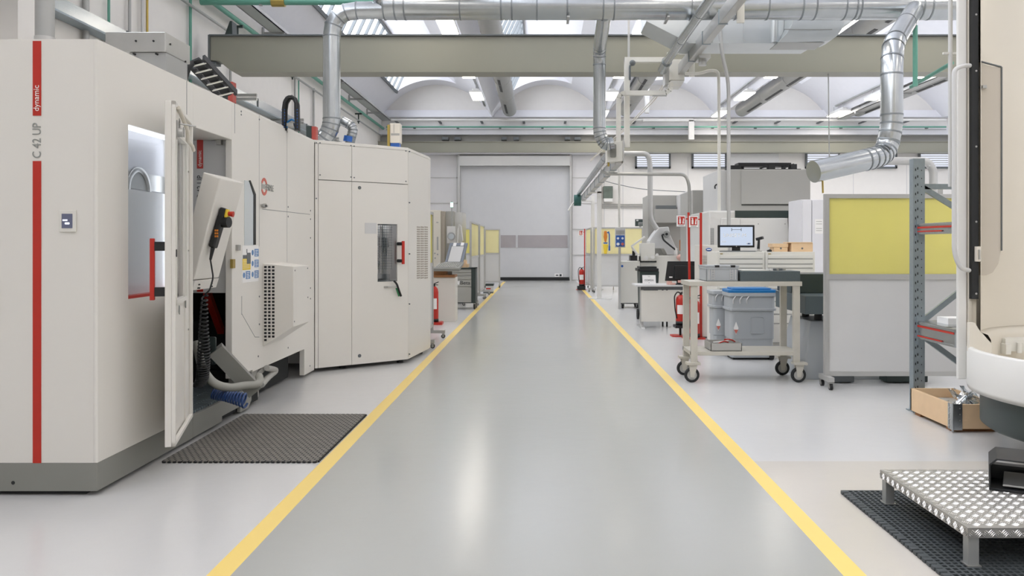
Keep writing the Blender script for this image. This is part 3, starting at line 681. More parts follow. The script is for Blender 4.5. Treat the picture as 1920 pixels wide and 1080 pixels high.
# ring logo and name
yl = SY(495); zl = Z_(350, yl); RL = .0875
b = MB()
for a0, a1 in ((.42, PI-.42), (PI+.42, 2*PI-.42)):
    n0 = len(b.v); b.lathe([(RL*.66,0),(RL,0),(RL,.003),(RL*.66,.003),(RL*.66,0)], (0,0,0), 18, a0, a1, smooth=False)
    b.xf(Matrix.Translation((XS+.001, yl, zl)) @ Matrix(((0,0,1,0),(1,0,0,0),(0,1,0,0),(0,0,0,1))), n0)
part('logo_ring', b, 'salmon', HM, label='two red arcs of the ring logo')
b = MB(); b.box(XS, XS+.003, yl-.075, yl-.05, zl-.04, zl+.04); b.box(XS, XS+.0025, yl-.04, yl+.02, zl-.022, zl+.022); part('logo_mark', b, 'grey', HM)
text('HERMLE', .092, 'text_grey', (XS+.003, yl+.02, zl-.004), (0,1,0), (0,0,1), HM, font_scale=.78)
# tall slit window, latch, safety notice
yw0, yw1 = SY(458), SY(476)
b = MB(); b.prism([(yw0, Z_(460,yw0)), (yw1, Z_(460,yw1)), (yw1, Z_(366,yw1)), (SY(467), Z_(340,SY(467))), (yw0, Z_(338,yw0))], 'x', XS, XS+.004); sw = part('slit_window', b, 'glass_grey', HM)
M['slit'] = mat('slit_pane', '#c3cacd', .15); sw.data.materials[0] = M['slit']
b = MB(); b.prism([(yw1-.025, Z_(459,yw1)), (yw1+.03, Z_(459,yw1)), (yw1+.03, Z_(364,yw1)), (SY(468), Z_(338,SY(468))), (SY(466), Z_(339,SY(466))), (yw1-.02, Z_(366,yw1))], 'x', XS, XS+.01); part('window_edge', b, 'black', HM)
yk = SY(443); b = MB(); b.box(XS, XS+.03, yk-.02, yk+.03, Z_(470,yk), Z_(459,yk)); part('latch', b, 'steel', HM, .003)
yk = SY(434.5); b = MB(); b.box(XS-.01, XS+.014, YO1-.02, YO1+.04, Z_(503,yk), Z_(486,yk)); part('hinge', b, 'brass', HM)
yk = SY(493); b = MB(); b.cyl((XS, yk, Z_(386,yk)), (XS+.03, yk, Z_(386,yk)), .022); b.box(XS+.01, XS+.03, yk-.09, yk+.06, Z_(388,yk), Z_(384,yk)); part('lock', b, 'steel', HM)
yn0, yn1 = SY(454), SY(484)
def nz(v): return 1.545-.345*v          # notice height fraction
def ny(u): return yn0+(yn1-yn0)*u
b = MB(); b.box(XS, XS+.003, yn0, yn1, nz(1.0)+.0, nz(0)); nt_ = part('safety_notice', b, 'paper', HM, label='white safety notice')
b = MB(); b.box(XS+.003, XS+.005, ny(.0), ny(.48), nz(.66), nz(.36)); part('notice_warning', b, 'yellow', nt_)
b = MB(); b.box(XS+.003, XS+.0052, ny(.02), ny(.25), nz(.36), nz(.26)); b.box(XS+.0045, XS+.0065, ny(.25), ny(.48), nz(.5), nz(.2)); b.box(XS+.003, XS+.005, ny(.24), ny(.28), nz(.2), nz(.1)); part('notice_picture', b, 'greyd', nt_)
b = MB()
for u0, v0 in ((.74,.1),(.74,.4),(.74,.7),(.2,.7)): b.box(XS+.003, XS+.005, ny(u0), ny(u0+.26), nz(v0+.21), nz(v0))
for u0, v0 in ((.62,.2),(.62,.5),(.62,.8),(.09,.8)): b.cyl((XS+.003, ny(u0), nz(v0)), (XS+.005, ny(u0), nz(v0)), .026, n=14)
part('notice_symbol', b, 'signblue', nt_)
b = MB()
for u0, v0 in ((.78,.12),(.78,.42),(.78,.72),(.24,.72)):
    for k in range(4): b.box(XS+.005, XS+.0058, ny(u0), ny(u0+.17-.03*(k % 2)), nz(v0+.03+k*.045), nz(v0+.012+k*.045))
for k in range(6): b.box(XS+.005, XS+.0058, ny(.03), ny(.42), nz(.4+k*.042), nz(.392+k*.042))
part('notice_print', b, 'paper', nt_)
# vent hood bump-out
hy = 7.89; hy2 = 8.42; hx = XS+.30
zA0, zA1, zB0, zB1 = .545, 1.515, .73, 1.335
b = MB(); b.hexa([(XS,hy,zA0),(hx,hy,zB0+.01),(hx,hy2,zB0+.01),(XS,hy2,zA0)], [(XS,hy,zA1-.15),(hx,hy,zB1),(hx,hy2,zB1),(XS,hy2,zA1-.15)])
vh = part('vent_hood', b, 'machine', HM, .004, label='white vent hood standing off the side')
b = MB(); xk = XS+.012
for i in range(3):
    for k in range(22):
        z = .60+k*.0343; x = xk+i*.0385
        if z < zA0+.03+(x-XS)*.62: continue
        b.box(x, x+.025, hy-.0015, hy+.004, z, z+.0215)
part('vent_hole', b, 'black', vh, kind='stuff')
b = MB()
for y, z in ((hy+.05,zB1-.04),(hy2-.05,zB1-.03),(hy+.03,zB0+.06),(hy2-.04,1.0)): b.cyl((hx-.01,y,z),(hx+.003,y,z),.008,n=8)
part('screw', b, 'greyd', vh)
b = MB(); b.tube([P(500,690,7.9), P(520,694,8.2), P(505,705,8.0), P(490,722,7.7)], .03, 8, .1); b.box(-3.0, -2.78, 7.7, 7.9, .05, .34); b.beam((-2.9,7.6,.1),(-2.76,7.95,.33),.06,.05); part('under_frame', b, 'grey', HM)
# things held by the machine -------------------------------------------------
HP = thing('hand_pendant', 'black handheld control pendant with red stop button clipped to the slanted white console', 'remote control', P(405,460,6.7))
def cpos(y, z, n=0): return Vector((cx_(z)+n, y, z+n*.2))
ptop, pbot = cpos(6.60, 1.845, .035), cpos(6.57, 1.52, .035)
b = MB(); b.beam(ptop, pbot, .05, .085, up=(0,1,0)); part('body', b, 'black', HP, .012)
b = MB(); p = ptop.lerp(pbot, .14); b.box(p.x+.02, p.x+.045, p.y-.03, p.y+.03, p.z-.035, p.z+.035); part('button_plate', b, 'yellow', HP, .004)
b = MB(); b.cyl(p+Vector((.045,0,0)), p+Vector((.085,0,-.005)), .018, .024); part('stop_button', b, 'red', HP)
b = MB(); p = ptop.lerp(pbot, .36); b.cyl(p+Vector((.02,0,0)), p+Vector((.075,-.01,0)), .045, n=20); part('hand_wheel', b, 'black', HP)
b = MB(); p = ptop.lerp(pbot, .66)
for i in range(2):
    for k in range(3): b.cbox(p+Vector((.014+.016*(i-.5), -.044, .03-k*.024)), (.012, .006, .016))
part('keypad', b, 'orange', HP)
b = MB(); b.cyl(pbot, pbot+Vector((-.02,0,-.1)), .018, .010); c0 = pbot+Vector((-.02,0,-.1))
b.tube([c0, P(400,520,6.55), P(393,545,6.5), P(384,552,6.5)], .007, 6, .03); part('cord', b, 'black', HP)
b = MB(); pts = []; A0, A1 = P(384,555,6.45), P(378,640,6.45); A2, A3 = P(388,700,6.45), P(374,722,6.45)
for i in range(30*10):
    t = i/300; q = (A0*(1-t)**3+A1*3*t*(1-t)**2+A2*3*t*t*(1-t)+A3*t**3); a = i/10*2*PI
    rr = .02+.026*min(1, t*2); pts.append(q+Vector((math.cos(a)*rr, math.sin(a)*rr, math.sin(a)*.012)))
b.tube(pts, .0075, 6); part('coiled_cord', b, 'black', HP)
b = MB(); b.tube([P(368,640,6.6), P(378,690,6.55), P(400,720,6.5), P(430,728,6.6), P(462,722,6.8), P(482,722,6.9), P(488,714,7.0), P(486,706,7.15)], .034, 12, .2)
M['hose'] = mat('grey_hose', '#97978f', .5); solo('suction_hose', b, 'hose', 'grey corrugated suction hose sagging out of the machine doorway', 'hose')
b = MB(); pts = []; A0, A1, A2, A3 = P(398,738,6.7), P(415,745,6.6), P(435,742,6.5), P(462,752,6.35)
for i in range(13*12):
    t = i/156; q = (A0*(1-t)**3+A1*3*t*(1-t)**2+A2*3*t*t*(1-t)+A3*t**3); a = i/12*2*PI; rr = .034+.04*max(0, t-.45)
    pts.append(q+Vector((math.sin(a)*.012, math.cos(a)*rr, math.sin(a)*rr)))
b.tube(pts, .0085, 6); solo('air_hose', b, 'navy', 'dark blue coiled air hose hanging at the doorway edge', 'hose')
# ================================================================ TOOL MAGAZINE
A = Vector((XS, 9.696, 0)); B = Vector((-1.734, 10.49, 0)); C = Vector((-1.61, 11.5, 0))
TM = thing('tool_magazine', 'white angled tool magazine cabinet with a small barred window beside the aisle line', 'cabinet', (-2.2, 10.6, 0))
uA = (B-A).normalized(); nA = Vector((uA.y, -uA.x, 0)); LA = (B-A).length
def fa(px):
    k = (px-CX)/F; d = B-A; return LA*(k*A.y-A.x)/(d.x-k*d.y)
def Fp(u, z, n): return A+uA*u+nA*n+Vector((0,0,z))
def fbox(mb, u0, u1, z0, z1, n0, n1, m=0): mb.hexa([Fp(u0,z0,n0),Fp(u1,z0,n0),Fp(u1,z0,n1),Fp(u0,z0,n1)], [Fp(u0,z1,n0),Fp(u1,z1,n0),Fp(u1,z1,n1),Fp(u0,z1,n1)], m)
def fz(px, py): 
    q = A+uA*fa(px); return Z_(py, q.y)
Ai, Bi = A-nA*.3, B-nA*.3
ZT, ZB = 2.823, .05
b = MB(); b.prism([(Ai.x,Ai.y),(Bi.x,Bi.y),(-1.70,11.5),(-1.68,11.72),(-2.6,11.72),(-2.6,13.3),(-4.2,13.3),(-4.2,9.98),(Ai.x-.05,9.98)], 'z', ZB+.02, ZT-.05); part('core', b, 'greywhite', TM)
b = MB(); b.prism([(A.x,A.y),(B.x,B.y),(C.x,C.y),(-1.61,11.74),(-2.58,11.74),(-2.58,13.3),(-4.2,13.3),(-4.2,9.72)], 'z', ZT-.04, ZT); part('top_panel', b, 'machine', TM, .006)
b = MB(); b.prism([(B.x+.003,B.y+.006),(C.x,C.y),(-1.61,11.74),(-1.66,11.74),(-1.67,11.5),(B.x-.07,B.y+.04)], 'z', ZB, ZT-.042); part('end_panel', b, 'machine', TM, .006)
u660, u765, u596 = fa(660), fa(765), fa(596)
for n_, u0, u1, z0, z1 in (('post_panel',.005,fa(597)-.004,ZB,ZT-.042),('upper_panel',fa(597),u660-.004,2.345,ZT-.042),('upper_panel',u660,u765-.004,2.345,ZT-.042),('side_panel',fa(597),u660-.004,ZB,2.337),('corner_panel',u765,LA-.005,ZB,ZT-.042)):
    b = MB(); fbox(b, u0, u1, z0, z1, -.03, 0); part(n_, b, 'machine', TM, .003)
q0, q1, qz0, qz1 = fa(708), fa(745), fz(726,528), fz(726,420)
b = MB(); z0, z1 = ZB, 2.337
fbox(b, u660, q0, z0, z1, -.03, 0); fbox(b, q1, u765-.004, z0, z1, -.03, 0); fbox(b, q0, q1, z0, qz0, -.03, 0); fbox(b, q0, q1, qz1, z1, -.03, 0)
md = part('door', b, 'machine', TM)
b = MB()
for z in (qz0, qz1-.02): fbox(b, q0, q1, z, z+.02, -.06, -.028)
fbox(b, q0, q1, qz0, qz0+.09, -.22, -.2); part('window_frame', b, 'greyd', md)
b = MB(); n = 9
for i in range(n): 
    u = q0+(q1-q0)*(i+.5)/n; fbox(b, u-.003, u+.003, qz0+.16, qz1, -.14, -.135)
k = 0; z = qz0+.16
while z < qz1: fbox(b, q0, q1, z-.003, z+.003, -.142, -.136); z += .034
part('mesh_guard', b, 'greyd', md)
b = MB(); fbox(b, q0-.05, q1+.05, qz0-.05, qz1+.05, -.293, -.288); part('magazine_back', b, 'white', TM)
b = MB(); fbox(b, q0, q1, qz1+.01, qz1+.03, -.27, -.2); part('work_light', b, 'work_light', TM)
x, y, Yk = 583, 240, 10.2
b = MB(); b.box(X_(x-9,Yk), X_(x+1,Yk), Yk, Yk+.1, ZT-.01, Z_(y-4,Yk)); part('terminal_box', b, 'darkgreen', TM)
b = MB(); b.box(X_(x+1,Yk), X_(x+9,Yk), Yk+.005, Yk+.1, ZT-.01, Z_(y-3,Yk)); part('terminal_cover', b, 'red_dull', TM)
b = MB(); fbox(b, q0+.10*(q1-q0)*5, q0+.7*(q1-q0), qz0+.1, qz1-.02, -.24, -.22); part('magazine_column', b, 'grey', TM)
for i in range(5):
    b = MB(); u = q0+(q1-q0)*(.12+.17*i); zt = qz1-.14-.01*i
    b.cyl(Fp(u,zt,-.19), Fp(u,zt-.09,-.19), .022, .026, 10); b.cyl(Fp(u,zt-.09,-.19), Fp(u,zt-.12,-.19), .03, n=10); b.cyl(Fp(u,zt-.12,-.19), Fp(u,zt-.2-.04*(i % 3),-.19), .014, .008, 8)
    part('tool_holder', b, 'black', TM)
b = MB(); fbox(b, q0, q1, qz0, qz1, -.012, -.008); part('door_window', b, 'glass', md)
uh = fa(750); b = MB(); fbox(b, uh-.016, uh+.016, fz(750,495), fz(750,452), .07, .1); mh = part('door_handle', b, 'red', md, .004, label='red handle')
b = MB()
for y in (457, 489): b.cyl(Fp(fa(747)-.01, fz(747,y), 0), Fp(uh, fz(750,y), .075), .022, n=12)
part('handle_mount', b, 'black', mh)
b = MB(); fbox(b, fa(684), fa(706), fz(695,438), fz(695,418), 0, .003); part('type_plate', b, 'greywhite', md)
b = MB()
for x, y in ((674,352),(674,667)): b.cyl(Fp(fa(x),fz(x,y),-.01), Fp(fa(x),fz(x,y),.006), .022, n=14)
part('lock', b, 'greyd', md)
b = MB()
for x, y in ((600,268),(658,273),(664,274),(761,283),(600,328),(658,332),(664,333),(761,340),(593,268),(593,372),(768,284),(768,380),(768,476),(768,570),(768,664)):
    b.cyl(Fp(fa(x),fz(x,y),-.01), Fp(fa(x),fz(x,y),.004), .009, n=8)
part('screw', b, 'greyd', TM)
ue = (C-B).normalized(); ne_ = Vector((ue.y, -ue.x, 0))
def ea(px):
    k = (px-CX)/F; d = C-B; return (C-B).length*(k*B.y-B.x)/(d.x-k*d.y)
b = MB()
for c_ in range(3):
    e0, e1 = ea(781.5+c_*7.2), ea(787+c_*7.2)
    for r_ in range(23):
        y = (B+ue*e0).y; z = Z_(424+r_*4.35, y); q = B+ue*e0+ne_*.003; q2 = B+ue*e1+ne_*.003
        b.beam((q.x,q.y,z-.012),(q2.x,q2.y,z-.012),.006,.016)
part('vent_slot', b, 'taupe', TM, kind='stuff')
for x, y, in ((-2.5, 10.1), (-1.85, 10.55), (-1.72, 11.4), (-2.7, 12.6), (-3.8, 10.2), (-3.8, 12.8)):
    b = MB(); b.cyl((x,y,0),(x,y,.025),.045,n=14); b.cyl((x,y,.02),(x,y,.08),.016,n=8); part('levelling_foot', b, 'black', TM)
uc = fa(733); zc = fz(733,538)
SCl = thing('spring_clamp', 'black and green spring clamp hanging below the small barred window of the tool magazine', 'clamp', Fp(uc, zc, .03))
b = MB(); b.tube([Fp(fa(722),fz(722,538),0), Fp(fa(740),fz(740,537),.05)], .008, 8); b.cbox(Fp(fa(723),fz(723,538),.01), (.05,.03,.02)); part('peg', b, 'steel', SCl)
b = MB(); b.tube([Fp(fa(735),fz(735,526),.05), Fp(fa(740),fz(740,532),.06), Fp(fa(743),fz(743,542),.06), Fp(fa(748),fz(748,555),.06)], .014, 8, .03); part('jaw', b, 'black', SCl)
b = MB(); b.tube([Fp(fa(740),fz(740,540),.045), Fp(fa(743),fz(743,549),.045), Fp(fa(745),fz(745,555),.045)], .011, 8, .02)
M['clampgreen'] = mat('clamp_green', '#2f7d4c', .5); part('grip', b, 'clampgreen', SCl, label='green grip')
Y = 11.2
FU = thing('filter_unit', 'small beige filter unit with a blue base on top of the tool magazine', 'filter', P(738,275,Y))
b = MB(); b.box(X_(731,Y), X_(750,Y), Y, Y+.16, Z_(268,Y), Z_(231,Y)); part('housing', b, 'cream', FU, .008)
b = MB(); b.box(X_(726.5,Y), X_(731,Y), Y-.01, Y+.06, ZT-.002, Z_(234,Y)); part('tube_holder', b, 'brass', FU)
b = MB(); b.box(X_(732,Y), X_(748,Y), Y+.01, Y+.15, ZT-.002, Z_(268,Y)); part('blue_base', b, 'socket', FU)
b = MB(); b.box(X_(733,Y), X_(749,Y), Y-.003, Y, Z_(254,Y), Z_(250,Y)); b.box(X_(738,Y), X_(739,Y), Y-.003, Y, Z_(249,Y), Z_(233,Y)); part('vent_strip', b, 'grey', FU)
# rubber mat at the doorway (raised studs)
def mat_rubber(name, c1, c2, sc):
    m = mat(name, c1, .75, var=.08); nt = m.node_tree; N = nt.nodes; L = nt.links; b = N['Principled BSDF']
    tc = N.new('ShaderNodeTexCoord'); mp = N.new('ShaderNodeMapping'); mp.inputs['Scale'].default_value = (1, 1, 0); L.new(tc.outputs['Object'], mp.inputs[0])
    br = N.new('ShaderNodeTexBrick'); br.inputs['Scale'].default_value = sc; br.inputs['Color1'].default_value = (1,1,1,1); br.inputs['Color2'].default_value = (.8,.8,.8,1); br.inputs['Mortar'].default_value = (0,0,0,1)
    br.inputs['Mortar Size'].default_value = .07; br.inputs['Mortar Smooth'].default_value = .3; br.inputs['Brick Width'].default_value = .5; br.inputs['Row Height'].default_value = .42
    L.new(mp.outputs[0], br.inputs['Vector'])
    mx = N.new('ShaderNodeMix'); mx.data_type = 'RGBA'; mx.inputs['A'].default_value = (*lin(c2),1); L.new(br.outputs['Color'], mx.inputs['Factor'])
    L.new(b.inputs['Base Color'].links[0].from_socket, mx.inputs['B']); L.new(mx.outputs['Result'], b.inputs['Base Color'])
    bp = N.new('ShaderNodeBump'); bp.inputs['Strength'].default_value = .8; bp.inputs['Distance'].default_value = .01; L.new(br.outputs['Color'], bp.inputs['Height']); L.new(bp.outputs['Normal'], b.inputs['Normal'])
    return m
M['mat_stud'] = mat_rubber('studded_rubber', '#88847c', '#3c3c3a', 11)
b = MB(); x0, x1, y0, y1 = -2.69, -1.585, GY(868), GY(779)
b.box(x0, x1, y0, y1, .001, .014); RM = thing('rubber_mat', 'dark grey studded rubber mat on the floor in front of the open machine door', 'mat', ((x0+x1)/2, (y0+y1)/2, 0))
part('sheet', b, 'mat_stud', RM)
b = MB(); n = 44
for i in range(n):
    y = y0+(y1-y0)*(i+.25)/n; b.box(x1, x1+.012, y, y+(y1-y0)/n*.5, .001, .013)
n = 30
for i in range(n):
    x = x0+(x1-x0)*(i+.25)/n; b.box(x, x+(x1-x0)/n*.55, y0-.012, y0, .001, .013); b.box(x, x+(x1-x0)/n*.55, y1, y1+.012, .001, .013)
part('edge_teeth', b, 'rubber', RM)
# ================================================================ LEFT ROW BEHIND THE MAGAZINE
def caster(parent, x, y, r=.04, w=.025, z=0, name='caster', fork='steel'):
    b = MB(); b.cyl((x-w/2,y,z+r), (x+w/2,y,z+r), r, n=16); wh = part(name, b, 'black', parent)
    b = MB(); b.cyl((x-w*.55,y,z+r), (x+w*.55,y,z+r), r*.6, n=12); part('hub', b, 'grey', wh)
    b = MB(); b.box(x-w*.8, x-w*.6, y-r*.5, y+r*.5, z+r*.8, z+r*2.15); b.box(x+w*.6, x+w*.8, y-r*.5, y+r*.5, z+r*.8, z+r*2.15); b.box(x-w*.9, x+w*.9, y-r*.7, y+r*.7, z+r*2.1, z+r*2.3); part('fork', b, fork, wh)
    return wh
def screen(label, p0, p1, zt=2.09, film='yellow_film', lower='greywhite', zm=1.225, group='yellow topped partition screens', foot=.3, post=.05, zb=.19, nofeet=()):
    p0, p1 = Vector((*p0,0)), Vector((*p1,0)); d = p1-p0; L = d.length; rz = math.atan2(d.y, d.x)
    S = thing('partition_screen', label, 'partition', p0, group, rz, local=True)
    for x in (0, L-post):
        b = MB(); b.box(x, x+post, -.025, .025, .10, zt); b.box(x+.012, x+post-.012, -.029, -.025, .10, zt); part('post', b, 'alu', S)
    for nm, z0, z1 in (('top_rail', zt-.045, zt), ('middle_rail', zm-.03, zm+.03), ('bottom_rail', zb, zb+.05)):
        b = MB(); b.box(post, L-post, -.02, .02, z0, z1); part(nm, b, 'alu', S)
    b = MB(); b.box(post, L-post, -.004, .004, zm+.03, zt-.045); part('yellow_pane', b, film, S, label='translucent yellow pane')
    b = MB(); b.box(post, L-post, -.008, .008, zb+.05, zm-.03); part('lower_panel', b, lower, S)
    for k, x in enumerate((post/2, L-post/2)):
        if k in nofeet: continue
        b = MB(); b.box(x-.03, x+.03, -foot, foot, .085, .135); ft = part('foot', b, 'alu', S)
        for y in (-foot+.03, foot-.03): caster(ft, x, y, .034, .03)
    return S
screen('yellow topped screen seen edge on just behind the tool magazine', (-1.80, 11.95), (-1.80, 13.3), foot=.22)
screen('yellow topped screen along the left aisle line, nearest behind the tool trolley', (-1.78, 20.4), (-1.78, 22.9), zt=2.15, film='pale_yellow_film', foot=.2)
screen('yellow topped screen along the left aisle line, second behind the tool trolley', (-1.76, 23.05), (-1.76, 24.9), zt=2.15, film='pale_yellow_film', foot=.2)
screen('yellow topped screen facing the viewpoint left of the aisle end beside the roller door', (-2.03, 29.0), (-1.45, 29.0), zt=2.13, film='pale_yellow_film', foot=.2)
screen('yellow topped screen between the tilted control panel and the aisle screens on the left', (-3.6, 28.0), (-2.35, 28.0), zt=2.13)
MM = thing('milling_machine', 'beige and grey machine cabinet with slot handle behind the wood topped bench', 'machine', (-2.8, 21, 0))
Y = 20.6
b = MB(); b.box(-3.6, X_(826,Y), Y, Y+1.6, 0, Z_(394,Y)); part('cabinet_door', b, 'cream', MM, .01)
b = MB(); b.box(X_(826,Y), X_(833,Y), Y+.05, Y+1.6, 0.05, Z_(396,Y)); part('side_column', b, 'taupe', MM)
b = MB(); b.box(X_(833,Y), X_(848,Y), Y+.3, Y+1.6, 0.05, Z_(396,Y+.3)); part('grey_panel', b, 'grey', MM)
b = MB(); b.box(X_(848,Y), X_(863,Y), Y+.5, Y+1.6, 0.05, Z_(398,Y+.5)); part('rear_panel', b, 'greywhite', MM)
b = MB(); b.box(X_(819,Y), X_(822,Y), Y-.012, Y, Z_(469,Y), Z_(444,Y)); part('slot_handle', b, 'grey', MM)
b = MB(); 
for x, y in ((815.5,475),(820.5,477),(816,484)): b.cyl((X_(x,Y),Y-.02,Z_(y,Y)),(X_(x,Y),Y,Z_(y,Y)),.02,n=10)
part('knob', b, 'zinc', MM)
b = MB(); b.box(X_(818,Y), X_(822,Y), Y-.006, Y, Z_(418,Y), Z_(416,Y)); part('name_plate', b, 'grey', MM)
Y = 17.4
BL = thing('signal_lamp', 'thin pole with a lit pale green signal lamp on top above the left control panel', 'lamp', (X_(847,Y), Y, 1.6))
b = MB(); b.cyl((X_(847,Y),Y,0),(X_(847,Y),Y,Z_(388,Y)),.012,n=8); b.cyl((X_(847,Y),Y,Z_(380,Y)),(X_(847,Y),Y,Z_(377,Y)),.012,n=8); part('pole', b, 'zinc', BL)
b = MB(); b.cyl((X_(847,Y),Y,Z_(388,Y)),(X_(847,Y),Y,Z_(380,Y)),.028,n=12); part('lamp', b, 'greenled', BL)
Y = 17.2
WL = thing('work_lamp', 'round magnifier lamp on a bent white arm before a pale board', 'lamp', (X_(845,Y), Y, 1.5))
b = MB(); b.box(X_(837,Y), X_(853,Y), Y+.1, Y+.12, Z_(456,Y), Z_(424,Y)); part('back_board', b, 'white', WL)
b = MB(); b.box(X_(844,Y), X_(846,Y), Y+.12, Y+.15, 0, Z_(430,Y)); b.box(X_(838,Y), X_(852,Y), Y+.02, Y+.25, 0, .02); part('stand', b, 'zinc', WL)
b = MB(); b.box(X_(845,Y), X_(859,Y), Y-.01, Y+.11, Z_(457,Y), Z_(455,Y)); part('lamp_bracket', b, 'white', WL)
b = MB(); n0 = 0; b.lathe([(.06,-.02),(.085,-.02),(.085,.02),(.06,.02),(.06,-.02)], n=20); b.xf(Matrix.Translation((X_(846,Y),Y+.02,Z_(443,Y))) @ Matrix.Rotation(PI/2-.2,4,'X')); part('lamp_ring', b, 'zinc', WL)
b = MB(); b.cyl((X_(846,Y),Y+.01,Z_(443,Y)),(X_(846,Y),Y+.03,Z_(443,Y)),.06,n=20); part('lens', b, 'slit', WL)
b = MB(); b.tube([P(858,456,Y), P(859,430,Y), P(861,421,Y), P(865,425,Y), P(868,452,Y)], .012, 8); part('arm', b, 'white', WL)
Y = 16.1
WB = thing('workbench', 'white bench with a brown wooden top left of the grey tool trolley', 'workbench', (-2.3, Y, 0))
b = MB(); b.box(-2.9, X_(854,Y), Y, Y+.42, 0, Z_(520,Y)); part('body', b, 'offwhite', WB, .006)
b = MB(); b.box(-2.93, X_(853,Y), Y-.03, Y+.43, Z_(520,Y), Z_(515.5,Y)); part('bench_top', b, 'woodd', WB)
b = MB(); b.box(X_(808,Y), X_(837,Y), Y+.02, Y+.4, Z_(515.5,Y), Z_(506,Y)); solo('wooden_block', b, 'woodd', 'brown wooden block on the bench top under the tilted control panel', 'block', bevel=.006)
CP = thing('operator_console', 'grey tilted machine control panel with screen and keyboard above the wood topped bench', 'control panel', P(842,500,16.3))
b = MB(); k0, k1, s0 = 15.95, 16.45, 16.75
xl, xr = X_(812,16.2), X_(863,16.2)
b.hexa([(xl,k0,1.02),(xr,k0,1.02),(xr+.03,k1,1.12),(xl+.2,k1,1.12)], [(xl,k0,1.08),(xr,k0,1.08),(xr+.06,k1,1.2),(xl+.2,k1,1.2)]); part('keyboard_housing', b, 'plinth', CP, .006)
b = MB(); b.hexa([(xl+.2,k1-.06,1.14),(xr+.02,k1-.06,1.14),(xr+.02,k1+.02,1.12),(xl+.2,k1+.02,1.12)], [(xl+.28,s0,1.59),(xr+.1,s0,1.59),(xr+.1,s0+.09,1.57),(xl+.28,s0+.09,1.57)])
M['slate'] = mat('slate_grey', '#737b88', .4); part('screen_housing', b, 'slate', CP, .008)
def cpq(u, v, n): 
    a = Vector((xl+.2+.08*v, k1-.06+(s0-k1+.06)*v-n, 1.14+.45*v)); e = Vector((xr+.02+.08*v, a.y, a.z)); return a.lerp(e, u)
b = MB(); b.add([cpq(.16,.14,.006),cpq(.84,.14,.006),cpq(.84,.84,.006),cpq(.16,.84,.006)], [(0,1,2,3)]); part('display', b, 'greywhite', CP)
b = MB(); b.add([cpq(.12,.10,.003),cpq(.88,.10,.003),cpq(.88,.88,.003),cpq(.12,.88,.003)], [(0,1,2,3)]); part('display_bezel', b, 'greyd', CP)
pieces('paper_note', [MB().add([cpq(u-.09,v-.1,.009),cpq(u+.09,v-.1,.009),cpq(u+.09,v+.05,.009),cpq(u-.09,v+.05,.009)], [(0,1,2,3)]) for u, v in ((.3,.95),(.72,.97))], 'paper', CP)
b = MB()
for i in range(10):
    for j in range(4): 
        x = xl+.06+i*(xr-xl-.1)/10+.015*j; y = k0+.07+j*.09; b.box(x, x+.03, y, y+.05, 1.085+(y-k0)*.24, 1.10+(y-k0)*.24)
part('key', b, 'white', CP, kind='stuff')
b = MB(); b.box(X_(838,16.4),X_(848,16.4),16.35,16.47,.925,1.10); part('support_arm', b, 'grey', CP)
Y = 19.2
BT = thing('tool_trolley', 'grey drawer tool trolley with black corner frame and lettering on the left', 'tool trolley', (-1.85, Y, 0))
x0, x1 = -2.4, X_(891.5,Y); z0, z1 = Z_(567,Y), Z_(502,Y)
M['toolgrey'] = mat('tool_trolley_grey', '#aaa9a2', .4)
b = MB(); b.box(x0, x1-.1, Y+.02, Y+.6, z0, z1-.03); part('body', b, 'toolgrey', BT)
for k, (a, e) in enumerate(((506,511),(512,516),(518,524),(525,537.5))):
    b = MB(); b.box(x0+.02, x1-.1, Y, Y+.03, Z_(e-.6,Y), Z_(a+.6,Y)); part('drawer', b, 'toolgrey', BT, .003)
b = MB(); b.box(x0, x1-.09, Y, Y+.03, z0, Z_(538.5,Y)); part('lower_door', b, 'toolgrey', BT)
b = MB(); b.box(x1-.1, x1, Y-.01, Y+.05, z0, z1); b.box(x1-.1, x1, Y+.55, Y+.6, z0, z1); b.box(x1-.03, x1, Y, Y+.6, z0, z1); b.box(x0, x1, Y-.01, Y+.6, z1-.03, z1); part('corner_frame', b, 'darkgreen', BT, .004)
text('Beta', .125, 'black', (X_(862.5,Y), Y-.003, Z_(530.5,Y)), (1,0,0), (0,0,1), BT, font_scale=1.1)
b = MB(); b.prism([(X_(856,Y),Z_(527,Y)),(X_(862,Y),Z_(527,Y)),(X_(861,Y),Z_(534,Y)),(X_(857,Y),Z_(533,Y))], 'y', Y-.003, Y); part('logo_mark', b, 'paper', BT)
for x, y, r in ((x1-.03, Y+.06, .062), (x1-.03, Y+.52, .062), (x0+.1, Y+.06, .062), (x0+.1, Y+.52, .062)): caster(BT, x, y, r, .035)
b = MB(); b.box(x0,x1,Y+.02,Y+.6,z0-.02,z0); part('base', b, 'darkgreen', BT)
b = MB(); b.box(X_(872,20.1), X_(879,20.1), 19.35, 19.65, z1, Z_(487,20)); b.box(X_(864,19.4), X_(878,19.4), 19.3, 19.7, z1, Z_(495,19.4)); solo('wooden_crate', b, 'wood', 'small wooden box on top of the grey tool trolley', 'box')
Y = 25.5
TB = thing('floor_tray', 'small grey box with a red stripe on the floor by the left aisle screens', 'box', (X_(914,Y), Y+.2, 0))
b = MB(); b.box(X_(906,Y), X_(924,Y), Y, Y+.5, 0, .05); part('base_plate', b, 'greyd', TB)
b = MB(); b.box(X_(911,Y), X_(924,Y), Y+.05, Y+.45, .05, .28); part('box_body', b, 'greywhite', TB)
b = MB(); b.box(X_(911,Y), X_(920,Y), Y+.045, Y+.05, .13, .17); part('red_band', b, 'red', TB)
